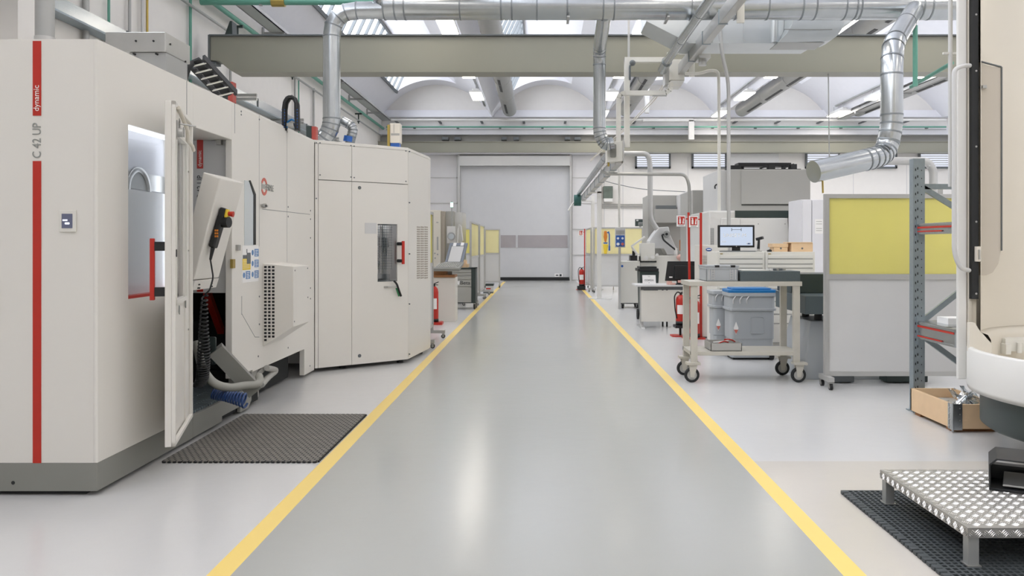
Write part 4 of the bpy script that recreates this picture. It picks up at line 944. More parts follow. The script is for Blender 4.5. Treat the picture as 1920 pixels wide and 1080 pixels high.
b = MB(); b.box(X_(910,Y), X_(925,Y), Y+.04, Y+.46, .24, .30); part('lid', b, 'darkgreen', TB)
# fire extinguishers
def extinguisher(label, x, y, z, h=.52, r=.075, group='red fire extinguishers'):
    E = thing('fire_extinguisher', label, 'fire extinguisher', (x, y, z), group, local=True)
    b = MB(); b.lathe([(0,0),(r*.92,0),(r,.02),(r,h*.78),(r*.85,h*.87),(r*.4,h*.93),(0,h*.93)], n=18); part('cylinder', b, 'red', E)
    b = MB(); b.lathe([(0,-.002),(r*1.02,-.002),(r*1.02,.06),(r*1.0,.06)], n=18); part('base_ring', b, 'black', E)
    b = MB(); b.lathe([(r*1.01,h*.34),(r*1.01,h*.62)], n=10, a0=PI*1.2, a1=PI*1.75); part('paper_label', b, 'paper', E)
    b = MB(); b.cyl((0,0,h*.92),(0,0,h*1.0),.022,n=10); b.beam((0,0,h*1.0),(.09,-.02,h*1.05),.02,.015); b.beam((0,0,h*.98),(.08,-.02,h*.97),.02,.012); part('valve_handle', b, 'black', E)
    b = MB(); b.tube([(0,-.01,h*.97),(-.06,-.03,h*1.04),(-r-.03,-.03,h*.9),(-r-.02,-.04,h*.5),(-r*.9,-.05,h*.2)], .011, 8, .05); part('hose', b, 'black', E)
    return E
def ext_stand(label, x, y, hpole, sx, lean=0, group='red extinguisher stands'):
    S = thing('extinguisher_stand', label, 'sign stand', (x, y, 0), group, local=True)
    b = MB(); b.beam((lean,0,.02),(0,0,hpole),.038,.02,up=(0,1,0)); part('pole', b, 'red', S)
    b = MB(); b.rbox(-.3,.06,-.16,.16,0,.016,.06); part('base_plate', b, 'red', S)
    b = MB(); w = .15; b.box(sx-w/2, sx+w/2, -.022, -.012, hpole-.24, hpole-.05); sg = part('sign_board', b, 'paper', S)
    b = MB(); b.box(sx-w/2, sx+w/2, -.012, -.006, hpole-.245, hpole-.045); part('sign_backing', b, 'greyd', sg)
    b = MB(); b.box(sx-w*.36, sx+w*.40, -.025, -.022, hpole-.205, hpole-.07); part('sign_field', b, 'red', sg)
    b = MB(); b.box(sx-w*.22, sx-w*.02, -.027, -.025, hpole-.19, hpole-.115); b.box(sx-w*.17, sx-w*.07, -.027, -.025, hpole-.115, hpole-.09); b.box(sx-w*.26,sx-w*.05,-.027,-.025,hpole-.095,hpole-.085); b.prism([(sx+w*.14,hpole-.19),(sx+w*.32,hpole-.19),(sx+w*.28,hpole-.15),(sx+w*.33,hpole-.12),(sx+w*.24,hpole-.09),(sx+w*.2,hpole-.13)], 'y', -.027, -.025); part('sign_symbol', b, 'paper', sg)
    b = MB(); b.box(sx-w*.3, sx+w*.3, -.024, -.022, hpole-.228, hpole-.218); part('sign_text', b, 'text_grey', sg)
    b = MB(); b.box(min(sx,0), max(sx,0), -.006, .006, hpole-.12, hpole-.10); part('sign_arm', b, 'red', S)
    return S
ext_stand('red sign pole, left of the two beside the white desk', 2.52, 13.6, 2.10, -.13, .03)
ext_stand('red sign pole, right of the two beside the white desk', 2.66, 13.25, 2.08, -.125, .0)
extinguisher('red fire extinguisher hanging at the right end of the white desk', 2.38, 13.55, .20, .54, .085)
extinguisher('red fire extinguisher standing low between the two red sign poles', 2.55, 13.2, .03, .66, .085)
b = MB(); b.box(2.27,2.49,13.42,13.68,.15,.195); b.tube([(2.49,13.6,.17),(2.52,13.6,.17)],.02,6); b.tube([(2.38,13.6,.15),(2.38,13.6,0)],.02,8); solo('extinguisher_bracket', b, 'black', 'small black bracket under the extinguisher beside the white desk', 'bracket')
ext_stand('far red sign pole at the right end of the aisle', 1.53, 27.6, 2.1, -.13)
extinguisher('red fire extinguisher at the far right end of the aisle near the roller door', 1.42, 27.5, .14, .62, .09)
b = MB(); b.rbox(1.27,1.55,27.35,27.65,.017,.14,.05); solo('floor_stand', b, 'black', 'low black block under the far right fire extinguisher', 'stand')
extinguisher('red fire extinguisher half hidden behind the white tool magazine', -2.07, 15.6, .05, .74, .085)
b = MB(); b.rbox(-2.3,-1.9,15.45,15.78,0,.048,.06); solo('floor_stand', b, 'red', 'red floor plate under the extinguisher behind the tool magazine', 'stand')
# ================================================================ RIGHT ROW
screen('large yellow topped screen on the right between trolley and storage rack', (3.075, 8.67), (5.6, 8.67), zt=Z_(364,8.67), zm=Z_(519,8.67), zb=.13, foot=.16)
screen('yellow topped screen facing the viewpoint behind the thin white posts at the far right', (1.72, 26.0), (3.35, 26.0), zt=2.12, film='pale_yellow_film', foot=.2)
screen('yellow topped screen along the right aisle line at the far end', (1.67, 26.3), (1.67, 29.0), zt=2.12, film='pale_yellow_film', foot=.09)
for i, (x, y, zt) in enumerate(((1.70, 23.1, 3.22), (1.83, 27.9, 3.25))):
    b = MB(); b.box(x-.06, x+.06, y-.06, y+.06, .012, zt); S = thing('post', 'white square support post under the busbar, '+('nearer one with a wide foot plate' if i == 0 else 'farther one beside the far extinguisher'), 'post', (x,y,0), 'white posts under the busbar'); part('shaft', b, 'white', S)
    b = MB(); b.box(x-.3, x+.35, y-.25, y+.2, 0, .012); part('foot_plate', b, 'greywhite', S)
# trolley
TR = thing('trolley', 'beige steel trolley on four casters carrying a grey crate and a granite slab', 'trolley', (2.3, 9.28, 0))
tx0, tx1, ty0, ty1, tz = 1.70, 2.93, 9.02, 9.55, 1.135
M['trolley'] = mat('trolley_paint', '#bfbbb0', .45, var=.08, scale=10)
for x in (tx0, tx1-.075):
    for y in (ty0, ty1-.05):
        b = MB(); b.box(x, x+.075, y, y+.05, .22, tz-.045); part('leg', b, 'trolley', TR, .003)
b = MB(); b.box(tx0-.02, tx1+.02, ty0-.01, ty1+.01, tz-.05, tz); part('top_frame', b, 'trolley', TR, .002)
b = MB(); b.box(tx0, tx1, ty0+.01, ty1-.01, .30, .345); part('lower_shelf', b, 'trolley', TR, .003)
for x, y in ((tx0+.0, ty0-.0), (tx1-.03, ty0-.0), (tx0, ty1-.03), (tx1-.06, ty1-.03)):
    b = MB(); b.box(x-.05, x+.1, y-.05, y+.08, .20, .225); b.prism([(x-.01,.06),(x+.03,.06),(x+.07,.21),(x-.03,.21)],'y',y-.034,y-.028); b.prism([(x-.01,.06),(x+.03,.06),(x+.07,.21),(x-.03,.21)],'y',y+.018,y+.024); fk = part('caster', b, 'trolley', TR)
    b = MB(); c0 = Vector((x+.008, y-.005, .085))
    b.lathe([(.055,-.018),(.075,-.018),(.085,-.008),(.085,.008),(.075,.018),(.055,.018),(.055,-.018)], n=24); b.xf(Matrix.Translation(c0) @ Matrix.Rotation(PI/2, 4, 'X')); part('tyre', b, 'rubber', fk)
    b = MB(); b.cyl(c0-Vector((0,.014,0)), c0+Vector((0,.014,0)), .056, n=20); b.cyl(c0-Vector((0,.024,0)), c0+Vector((0,.024,0)), .02, n=12); part('rim', b, 'grey', fk)
# crate on trolley
def euro_crate(label, x0, x1, y0, y1, z0, z1):
    Cn = thing('plastic_crate', label, 'crate', ((x0+x1)/2, y0, z0))
    b = MB(); t = .008
    b.box(x0,x1,y0,y1,z0,z0+t); b.box(x0,x1,y0,y0+t,z0,z1); b.box(x0,x1,y1-t,y1,z0,z1); b.box(x0,x0+t,y0,y1,z0,z1); b.box(x1-t,x1,y0,y1,z0,z1); part('body', b, 'drum', Cn, .002)
    b = MB(); b.box(x0-.006,x1+.006,y0-.006,y1+.006,z1-.035,z1-.012); part('rim', b, 'drum', Cn)
    b = MB()
    for x in (x0+.03, x0+.06, x0+.09, x1-.09, x1-.06, x1-.03): b.box(x-.004,x+.004,y0-.006,y0,z0+.02,z1-.04)
    for k in range(4): 
        z = z0+.03+k*.028; b.box(x0+.055,x0+.095,y0-.006,y0,z,z+.006); b.box(x1-.095,x1-.055,y0-.006,y0,z,z+.006)
    part('rib', b, 'greywhite', Cn, kind='stuff')
    b = MB(); b.box(x0-.01,x1+.01,y0-.01,y1+.01,z1-.01,z1+.004); part('lid', b, 'drum', Cn)
    b = MB()
    for x in (x0+.12, x1-.06): b.box(x-.025,x+.025,y0-.014,y0+.03,z1-.016,z1+.008)
    part('clasp', b, 'black', Cn); return Cn
euro_crate('grey lidded plastic crate on the beige trolley', 1.885, 2.245, 9.08, 9.48, tz+.001, 1.31)
b = MB(); b.box(2.265, 2.945, 9.06, 9.5, tz+.001, 1.252); solo('granite_slab', b, 'granite', 'thick grey granite slab lying on the beige trolley', 'slab', bevel=.004)
GB = thing('gauge_set', 'flat tray of small gauge blocks on the granite slab of the trolley', 'gauge blocks', (2.5, 9.2, 1.252))
b = MB(); b.box(2.30, 2.60, 9.15, 9.4, 1.2525, 1.262); part('tray', b, 'offwhite', GB)
for i in range(6):
    b = MB(); x = 2.615+i*.036; b.box(x, x+.02+.004*(i % 3), 9.2, 9.26, 1.2525, 1.276); part('gauge_block', b, ['greyd','steel'][i % 2] if i > 1 else 'white', GB)
TY = thing('parts_tray', 'grey open tray with a red cable on the lower shelf of the beige trolley', 'tray', (2.06, 9.2, .345))
b = MB(); x0,x1,y0,y1,z0,z1 = 1.93,2.28,9.05,9.40,.347,.435
b.box(x0,x1,y0,y1,z0,z0+.006); b.box(x0,x1,y0,y0+.006,z0,z1); b.box(x0,x1,y1-.006,y1,z0,z1); b.box(x1-.006,x1,y0,y1,z0,z1); b.box(x0,x0+.006,y0,y1,z0,z1); part('tray', b, 'grey', TY)
b = MB(); b.tube([(2.02,9.2,.40),(2.10,9.15,.45),(2.18,9.22,.42),(2.12,9.28,.455),(2.2,9.2,.46),(2.25,9.25,.43)], .008, 6, .04); part('red_cable', b, 'red', TY)
b = MB(); b.tube([(2.0,9.25,.42),(2.15,9.2,.44),(2.22,9.3,.45)], .012, 6, .04); part('clear_hose', b, 'greywhite', TY)
# grey bins
def bin_(label, x0, x1, y0, y1, lidm=None):
    z0, z1 = .03, .905
    B_ = thing('waste_bin', label, 'bin', ((x0+x1)/2, y0, 0), 'grey waste bins behind the trolley')
    b = MB(); b.rbox(x0+.02,x1-.02,y0+.02,y1-.02,z0,.30,.05); b.rbox(x0+.01,x1-.01,y0+.01,y1-.01,.28,.68,.05); b.rbox(x0,x1,y0,y1,.66,z1-.03,.05); part('body', b, 'drum', B_, .008)
    b = MB(); b.rbox(x0-.015,x1+.015,y0-.015,y1+.015,.665,.70,.05); b.rbox(x0-.02,x1+.02,y0-.02,y1+.02,z1-.05,z1,.05); part('rim', b, 'drum', B_, .006)
    b = MB(); xm = (x0+x1)/2+.06; r = .09
    pts = [(xm-r,y0+.008,.36),(xm+r,y0+.008,.36),(xm+r,y0+.008,.58),(xm-r,y0+.008,.58),(xm-r,y0+.008,.36)]; b.tube(pts, .006, 6, .03); part('moulded_outline', b, 'drum', B_)
    b = MB(); n = .055; c = Vector((x0+.08, y0+.006, .43)); b.add([c+Vector((0,0,-n*1.6)), c+Vector((n*.6,0,0)), c+Vector((0,0,n*1.6)), c+Vector((-n*.6,0,0)), c+Vector((0,.004,0))], [(0,1,4),(1,2,4),(2,3,4),(3,0,4),(0,1,2,3)]); dm = part('hazard_label', b, 'paper', B_, label='white hazard diamond')
    b = MB(); b.add([c+Vector((0,-.002,-n*1.4)), c+Vector((n*.5,-.002,-.02)), c+Vector((-n*.5,-.002,-.02))], [(0,1,2)]); part('hazard_mark', b, 'salmon', dm)
    b = MB(); b.cyl((x1-.08,y0+.05,.06),(x1-.02,y0+.05,.06),.06,n=14); b.cyl((x0+.05,y1-.08,.05),(x0+.1,y1-.08,.05),.05,n=14); b.box(x0+.05,x1-.05,y0+.05,y1-.05,0,.03); part('wheel', b, 'black', B_)
    b = MB()
    for k in range(3): b.tube([(x0+.04+k*.09,y0-.012,.76),(x0+.03+k*.09,y0-.03,.81),(x0+.07+k*.09,y0-.012,.86)], .008, 6, .02)
    part('clip', b, 'greywhite', B_)
    if lidm:
        b = MB(); b.rbox(x0-.02,x1+.02,y0-.02,y1+.02,z1,z1+.04,.05); b.rbox(x0+.04,x1-.04,y0+.03,y1-.03,z1+.04,z1+.06,.04); part('lid', b, lidm, B_, .008, label='bright blue lid')
    return B_
bin_('big grey plastic bin with a blue lid right behind the beige trolley', 2.55, 3.16, 10.74, 11.16, 'blue')
bin_('grey plastic bin without a lid, half hidden behind the blue lidded bin', 2.42, 2.95, 11.22, 11.56)
# drawer cabinets
def drawer_cab(label, x0, x1):
    Y = 11.62; D = thing('drawer_cabinet', label, 'cabinet', ((x0+x1)/2, Y+.35, 0), 'white drawer cabinets')
    b = MB(); b.box(x0+.003, x1-.003, Y+.02, Y+.72, .10, 1.447); part('carcass', b, 'offwhite', D, .004)
    b = MB(); b.box(x0+.03, x1-.03, Y+.05, Y+.7, 0, .10); part('base', b, 'greywhite', D)
    zs = [1.405, 1.34, 1.265, 1.205, 1.13, 1.03, .90, .72, .535, .40, .12]
    for i in range(len(zs)-1):
        b = MB(); b.box(x0+.04, x1-.04, Y, Y+.03, zs[i+1]+.014, zs[i]-.006); dw = part('drawer', b, 'darkgreen' if i == len(zs)-2 and False else 'offwhite', D, .002)
        b = MB(); b.box(x0+.04, x1-.04, Y+.004, Y+.035, zs[i+1]-.004, zs[i+1]+.014); part('grip_groove', b, 'grey', dw)
    b = MB(); b.box(x0+.045, x0+.085, Y+.012, Y+.02, 1.414, 1.424); part('maker_plate', b, 'brass', D)
    return D
drawer_cab('white drawer cabinet carrying the lit monitor', 2.57, 3.27)
drawer_cab('white drawer cabinet carrying the small wooden boxes', 3.27, 4.0)
Y = 11.9
MN = thing('monitor', 'black framed lit monitor on the left drawer cabinet', 'monitor', (X_(1382,Y), Y, 1.447))
x0,x1,z0,z1 = X_(1346.5,Y),X_(1415,Y),Z_(464,Y),Z_(422,Y)
b = MB(); b.box(x0,x1,Y,Y+.05,z0,z1); part('case', b, 'black', MN, .008)
b = MB(); b.box(x0+.03,x1-.03,Y-.002,Y,z0+.03,z1-.028); sc_ = part('screen', b, 'screen', MN)
b = MB(); xm=(x0+x1)/2; 
b.beam((xm-.07,Y-.004,z1-.068),(xm+.07,Y-.004,z1-.068),.003,.006); b.box(xm-.075,xm-.066,Y-.005,Y-.003,z1-.09,z1-.046); b.box(xm+.066,xm+.075,Y-.005,Y-.003,z1-.09,z1-.046); part('screen_icon', b, 'greyd', sc_)
text('UNISET-M', .075, 'text_white', (xm-.2, Y-.003, z1-.155), (1,0,0), (0,0,1), sc_, name='screen_lettering', font_scale=1.05)
text('13:29', .035, 'text_white', (x0+.04, Y-.003, z0+.085), (1,0,0), (0,0,1), sc_, name='screen_clock')
b = MB(); n0=0; b.lathe([(0,0),(.032,0),(.032,.002),(0,.002)], n=18); b.xf(Matrix.Translation((x1-.09,Y-.004,z0+.06)) @ Matrix.Scale(.5,4,(0,0,1)) @ Matrix.Rotation(PI/2,4,'X')); part('screen_logo', b, 'paper', sc_)
b = MB(); b.box(x1-.105,x1-.075,Y-.0085,Y-.006,z0+.053,z0+.066); part('logo_bar', b, 'socket', sc_)
b = MB(); b.cyl((xm,Y-.001,z0+.015),(xm,Y+.01,z0+.015),.008,n=10); part('power_button', b, 'grey', MN)
b = MB(); b.box(xm-.06,xm+.06,Y+.01,Y+.04,1.46,z0+.01); part('stand', b, 'black', MN)
b = MB(); b.prism([(xm-.28,Y-.12),(xm+.28,Y-.12),(xm+.2,Y+.16),(xm-.2,Y+.16)], 'z', 1.448, 1.462); part('foot', b, 'greyd', MN, .004)
Y = 11.8
SCN = thing('barcode_scanner', 'small black scanner on a stand right of the lit monitor', 'scanner', (X_(1424,Y), Y, 1.447))
b = MB(); b.cyl((X_(1422,Y),Y,1.447),(X_(1422,Y),Y,1.462),.05,n=16); b.cyl((X_(1422,Y),Y,1.46),(X_(1423,Y),Y,1.53),.02,.012,10); part('stand', b, 'grey', SCN)
b = MB(); b.cyl((X_(1422,Y),Y,1.49),(X_(1423,Y),Y,1.62),.022,.018,10); b.beam((X_(1419,Y),Y+.02,1.63),(X_(1429,Y),Y-.05,1.655),.05,.04); part('handle_head', b, 'black', SCN, .006)
Y = 11.85
b = MB(); b.rbox(X_(1439,Y),X_(1446,Y),Y-.05,Y+.05,1.447,1.475,.02); b.rbox(X_(1440.5,Y),X_(1444.5,Y),Y-.052,Y,1.47,1.482,.01); solo('mouse', b, 'black', 'small black mouse left of the wooden boxes', 'mouse', bevel=.006)
for k, (a, e, y0, zt, lb) in enumerate(((1451,1477,Y,Z_(463.5,Y),'low wooden box with a lid on the right drawer cabinet, left of the other'),(1482,1522,Y-.05,Z_(455.5,Y),'longer wooden box on the right drawer cabinet, right of the other'))):
    W_ = thing('wooden_box', lb, 'box', (X_((a+e)/2,Y), y0, 1.447), 'wooden boxes on the drawer cabinet')
    b = MB(); b.box(X_(a,Y),X_(e,Y),y0,y0+.22,1.4475,zt); part('body', b, 'wood', W_, .004)
    b = MB(); b.box(X_(a-3,Y) if k == 0 else X_(a-7,Y),X_(e+1,Y) if k == 0 else X_(e-1,Y),y0-.008,y0+.23,zt,zt+(.055 if k == 0 else .012)); part('lid', b, 'wood', W_, .004)
    b = MB(); b.cyl((X_((a+e)/2,Y),y0-.006,1.447+.05),(X_((a+e)/2,Y),y0+.004,1.447+.05),.014,n=12); part('catch', b, 'greyd', W_)
# tall grey-white unit left of the cabinets
Y = 13.1
ZU = thing('tool_unit', 'tall white unit with blue oval logo and louvres right of the red poles', 'cabinet', (2.8, Y+.4, 0))
b = MB(); b.box(2.70, 3.12, Y+.2, Y+.9, .02, Z_(459.5,Y)); part('body', b, 'offwhite', ZU, .008)
b = MB(); b.box(2.79, 3.1, Y+.19, Y+.2, .04, Z_(462,Y)); part('front_panel', b, 'offwhite', ZU, .003)
b = MB(); 
for k in range(6): b.box(X_(1321,Y),X_(1340,Y),Y+.184,Y+.19,Z_(480+k*3.1+.9,Y),Z_(480+k*3.1,Y))
part('louvre', b, 'grey', ZU)
Yq = Y+.188; b = MB(); b.lathe([(0,0),(.05,0),(.05,.004),(0,.004)], n=20); b.xf(Matrix.Translation((X_(1329,Yq),Yq,Z_(468,Yq))) @ Matrix.Scale(.55,4,(0,0,1)) @ Matrix.Rotation(PI/2,4,'X')); lg = part('logo_oval', b, 'socket', ZU)
b = MB(); b.box(X_(1325.5,Yq),X_(1333,Yq),Yq-.008,Yq-.004,Z_(468.8,Yq),Z_(467,Yq)); part('logo_bar', b, 'paper', lg)
# big machine in the right background
BM = thing('turning_centre', 'large grey and white machine tool behind the drawer cabinets', 'machine', (4, 14.5, 0))
Y = 14.2
b = MB(); b.box(X_(1329,Y), X_(1502,Y), Y, Y+2.2, 0, Z_(395,Y)); part('lower_body', b, 'white', BM, .03)
b = MB(); b.prism([(X_(1347,Y),Z_(480,Y)),(X_(1481,Y),Z_(480,Y)),(X_(1475,Y),Z_(409,Y)),(X_(1352,Y),Z_(409,Y))], 'y', Y-.06, Y); part('front_door', b, 'white', BM, .012)
b = MB(); b.box(X_(1378,Y), X_(1503,Y), Y-.03, Y+.02, Z_(408,Y), Z_(395,Y)); part('dark_slot', b, 'darkgreen', BM)
b = MB()
for i in range(3):
    for k in range(14): b.box(X_(1332+i*2.4,Y),X_(1333.6+i*2.4,Y),Y-.004,Y,Z_(428+k*2.4+1.3,Y),Z_(428+k*2.4,Y))
part('vent_hole', b, 'greyd', BM, kind='stuff')
b = MB(); b.cyl((X_(1420,Y),Y-.066,Z_(420,Y)),(X_(1420,Y),Y-.06,Z_(420,Y)),.012,n=8); b.cyl((X_(1470,Y),Y-.066,Z_(420,Y)),(X_(1470,Y),Y-.06,Z_(420,Y)),.012,n=8); b.box(X_(1386,Y),X_(1386.6,Y),Y-.064,Y-.06,Z_(424,Y),Z_(411,Y)); part('door_screw', b, 'grey', BM)
b = MB(); b.prism([(X_(1476,Y),Z_(409,Y)),(X_(1503,Y),Z_(405,Y)),(X_(1503,Y),Z_(478,Y)),(X_(1482,Y),Z_(478,Y))], 'y', Y-.10, Y-.02); sp = part('side_panel', b, 'zinc', BM)
b = MB(); b.prism([(X_(1481,Y),Z_(422,Y)),(X_(1498,Y),Z_(422,Y)),(X_(1501,Y),Z_(455,Y)),(X_(1486,Y),Z_(455,Y))], 'y', Y-.105, Y-.10); po = part('sticker_sheet', b, 'grey', sp)
for i, (c_) in enumerate(('salmon','paper','greyd','salmon','paper')): 
    b = MB(); y = 424+i*6.2; b.box(X_(1483+i*.7,Y),X_(1489+i*.7,Y),Y-.108,Y-.105,Z_(y+4.5,Y),Z_(y,Y)); part('sticker', b, c_, po)
    b = MB(); b.box(X_(1490+i*.7,Y),X_(1497+i*.7,Y),Y-.108,Y-.105,Z_(y+5,Y),Z_(y+1,Y)); part('sticker', b, 'salmon', po)
Y = 14.9
b = MB(); b.box(X_(1366,Y), X_(1519,Y), Y, Y+1.6, Z_(396,Y), Z_(317.5,Y)); b.box(X_(1389,Y), X_(1519,Y), Y-.02, Y, Z_(383,Y), Z_(319,Y)); part('upper_housing', b, 'grey', BM, .01)
b = MB(); b.box(X_(1390,Y), X_(1519,Y), Y-.022, Y, Z_(385,Y), Z_(383.6,Y)); part('housing_gap', b, 'black', BM)
b = MB(); b.box(X_(1342,Y+.4), X_(1378,Y+.4), Y+.2, Y+1.6, Z_(400,Y+.4), Z_(321,Y+.4)); part('rear_housing', b, 'greywhite', BM, .01)
b = MB(); b.box(X_(1373,Y), X_(1392,Y), Y+.1, Y+.6, Z_(318,Y), Z_(309,Y)); b.box(X_(1392,Y), X_(1493,Y), Y+.3, Y+.6, Z_(309,Y)-.0, Z_(302,Y)); b.box(X_(1395,Y), X_(1505,Y), Y+.1, Y+.5, Z_(318,Y), Z_(315.5,Y))
for x in (1425, 1466): b.beam(P(x,316,Y+.1), P(x+22,308,Y+.1), .05, .03); b.box(X_(x+18,Y), X_(x+30,Y), Y+.05, Y+.2, Z_(317,Y), Z_(307,Y))
b.box(X_(1400,Y), X_(1404,Y), Y+.35, Y+.5, Z_(317.5,Y), Z_(308,Y)); b.box(X_(1480,Y), X_(1484,Y), Y+.35, Y+.5, Z_(317.5,Y), Z_(308,Y)); part('roof_mechanism', b, 'black', BM)
b = MB(); Yb=Y+.3; b.box(X_(1349,Yb),X_(1356,Yb),Yb,Yb+.1,Z_(356,Yb),Z_(343,Yb)); b.tube([P(1350,352,Yb),P(1344,345,Yb),P(1340,349,Yb),P(1341,354,Yb)],.015,6,.03); part('terminal', b, 'black', BM)
b = MB(); b.box(X_(1520.5,Y),X_(1524,Y),Y+.2,Y+.26,Z_(352,Y),Z_(346,Y)); BL2 = thing('signal_lamp', 'small red and green signal lamp right of the big grey housing', 'lamp', (X_(1522,Y),Y+.2,Z_(358,Y))); part('red_lens', b, 'red', BL2)
b = MB(); b.box(X_(1520.5,Y),X_(1524,Y),Y+.2,Y+.26,Z_(355,Y),Z_(352,Y)); part('green_lens', b, 'clampgreen', BL2)
b = MB(); b.box(X_(1518.5,Y),X_(1525,Y),Y+.19,Y+.27,Z_(358,Y),Z_(355,Y)); part('bracket', b, 'white', BL2)
Y = 16.8
b = MB(); b.box(X_(1299,Y), X_(1345,Y), Y, Y+1.5, 0, Z_(356.5,Y)); GC = solo('electrical_cabinet', b, 'grey', 'tall plain grey cabinet behind the right red sign pole', 'cabinet', bevel=.006)
Y = 13.2
WC = thing('storage_cabinet', 'tall white cabinet with a paper notice left of the large yellow screen', 'cabinet', (4.6, Y, 0))
b = MB(); b.box(X_(1503,Y), X_(1522,Y)-.004, Y+.02, Y+.7, 0, Z_(374,Y)); b.box(X_(1522,Y), 5.2, Y+.02, Y+.7, 0, Z_(374,Y)); part('carcass', b, 'wall_cool', WC, .006)
b = MB(); b.box(X_(1505,Y), X_(1521,Y), Y, Y+.02, .06, Z_(376,Y)); part('door', b, 'wall_cool', WC)
b = MB(); b.box(X_(1523,Y), 5.2, Y, Y+.02, .06, Z_(376,Y)); part('door', b, 'wall_cool', WC)
b = MB(); b.box(X_(1528,Y), X_(1543,Y), Y-.004, Y, Z_(438,Y), Z_(411,Y)); pn = part('paper_notice', b, 'paper', WC)
b = MB()
for y in (415,419.5,428,432): b.box(X_(1530,Y), X_(1541,Y), Y-.006, Y-.004, Z_(y+.8,Y), Z_(y,Y))
part('notice_print', b, 'text_grey', pn)
# granite surface plate behind the screen
SPt = thing('surface_plate', 'dark granite measuring plate on a grey tapered pedestal, half hidden by the large screen', 'granite table', (3.6, 9.8, 0))
b = MB(); b.box(3.05, 4.3, 9.72, 10.3, .965, 1.195); part('granite_block', b, 'granite_dk', SPt, .004)
b = MB(); b.box(3.03, 4.3, 9.15, 10.3, .755, .962); part('granite_plate', b, 'granite', SPt, .004)
b = MB(); b.hexa([(3.02,9.2,0),(4.3,9.2,0),(4.3,10.2,0),(3.02,10.2,0)], [(3.16,9.35,.66),(4.2,9.35,.66),(4.2,10.1,.66),(3.16,10.1,.66)]); part('pedestal', b, 'drum', SPt, .006)
b = MB()
for x, y in ((3.3,9.5),(4.1,9.5),(3.3,9.95),(4.1,9.95)): b.cyl((x,y,.66),(x,y,.756),.045,n=12)
part('jack', b, 'black', SPt)
for i, (a, e) in enumerate(((1560,1602),(1662,1740))):
    b = MB(); Y = 8.95; b.box(X_(a,Y), X_(e,Y), Y, Y+.2, .012, .17); solo('foot_block', b, ['greyd','darkgreen'][i], ['grey metal block on the floor under the left part of the large screen','dark metal block on the floor under the large screen near the rack'][i], 'block', bevel=.008)
# desk
Y = 14.8
DK = thing('desk', 'white desk with modesty panel in front of the black monitor', 'desk', (2.3, Y+.3, 0))
M['desk'] = mat('desk_top', '#d2d3d3', .45)
b = MB(); b.box(X_(1193,Y), 2.86, Y, Y+.75, .775, .805); part('desk_top', b, 'desk', DK, .004)
b = MB(); b.box(X_(1203,Y), 2.8, Y+.08, Y+.1, .12, .70); part('modesty_panel', b, 'offwhite', DK, .003)
b = MB(); b.box(X_(1203,Y), 2.8, Y+.09, Y+.12, .71, .77); part('frame_beam', b, 'greyd', DK)
for x in (X_(1205,Y), 2.68):
    b = MB(); b.box(x-.03, x+.03, Y+.12, Y+.2, .06, .775); lg = part('leg', b, 'alu', DK)
    b = MB(); b.hexa([(x-.035,Y-.1,0),(x+.035,Y-.1,0),(x+.035,Y+.65,0),(x-.035,Y+.65,0)], [(x-.03,Y-.08,.03),(x+.03,Y-.08,.03),(x+.03,Y+.2,.08),(x-.03,Y+.2,.08)]); part('foot', b, 'alu', lg)
b = MB(); 
for x in (2.32, 2.40): b.box(x-.015,x+.015,Y+.35,Y+.38,0,.78)
part('centre_leg', b, 'black', DK)
Yq = 14.98
SG = thing('desk_sign', 'white paper sign reading CORSIA standing on the desk', 'sign', (X_(1218,Yq), Yq, .805))
b = MB(); b.hexa([(X_(1205,Yq),Yq,.806),(X_(1230,Yq),Yq,.806),(X_(1230,Yq),Yq+.006,.806),(X_(1205,Yq),Yq+.006,.806)], [(X_(1205,Yq),Yq+.06,.98),(X_(1230,Yq),Yq+.06,.98),(X_(1230,Yq),Yq+.066,.98),(X_(1205,Yq),Yq+.066,.98)])
b.box(X_(1206,Yq),X_(1229,Yq),Yq+.1,Yq+.106,.806,.95); b.box(X_(1206,Yq),X_(1229,Yq),Yq+.06,Yq+.1,.945,.95); part('card', b, 'paper', SG)
upv = Vector((0,.06,.174))
def sgp(u, v): return Vector((X_(1205,Yq)+u*.25, Yq+.06*v-.003, .806+.174*v))
text('CORSIA', .052, 'text', sgp(.5,.45), (1,0,0), upv, SG, align='CENTER', font_scale=.95)
text('7', .035, 'text', sgp(.48,.17), (1,0,0), upv, SG, align='CENTER')
text('7201', .026, 'text_grey', sgp(.5,.84), (1,0,0), upv, SG, align='CENTER')
Y = 15.0
MB2 = thing('monitor', 'black monitor seen from behind at the right end of the white desk', 'monitor', (2.55, Y, .805))
b = MB(); b.hexa([(X_(1253,Y)-.05,Y+.05,.87),(X_(1302,Y),Y-.02,.87),(X_(1302,Y),Y+.03,.87),(X_(1253,Y)-.05,Y+.1,.87)], [(X_(1253,Y),Y+.05,1.24),(X_(1302,Y),Y-.02,1.24),(X_(1302,Y),Y+.03,1.24),(X_(1253,Y),Y+.1,1.24)]); part('case', b, 'black', MB2, .006)
b = MB(); b.box(X_(1264,Y),X_(1300,Y),Y-.06,Y+.02,.9,1.165); part('back_cover', b, 'black', MB2, .01)
b = MB(); b.box(2.5,2.68,Y-.08,Y+.1,.8055,.82); b.box(2.56,2.62,Y+.0,Y+.04,.82,.9); part('stand', b, 'black', MB2)
b = MB(); b.box(X_(1255,Y),X_(1261,Y),Y+.0,Y+.02,.93,.955); part('label_sticker', b, 'paper', MB2)
PH = thing('telephone', 'pinkish grey telephone on the desk beside the paper sign', 'telephone', (2.6, 14.9, .805))
b = MB(); b.prism([(14.85,.806),(15.0,.806),(15.0,.87),(14.85,.825)], 'x', 2.56, 2.8); part('base', b, 'black', PH, .004)
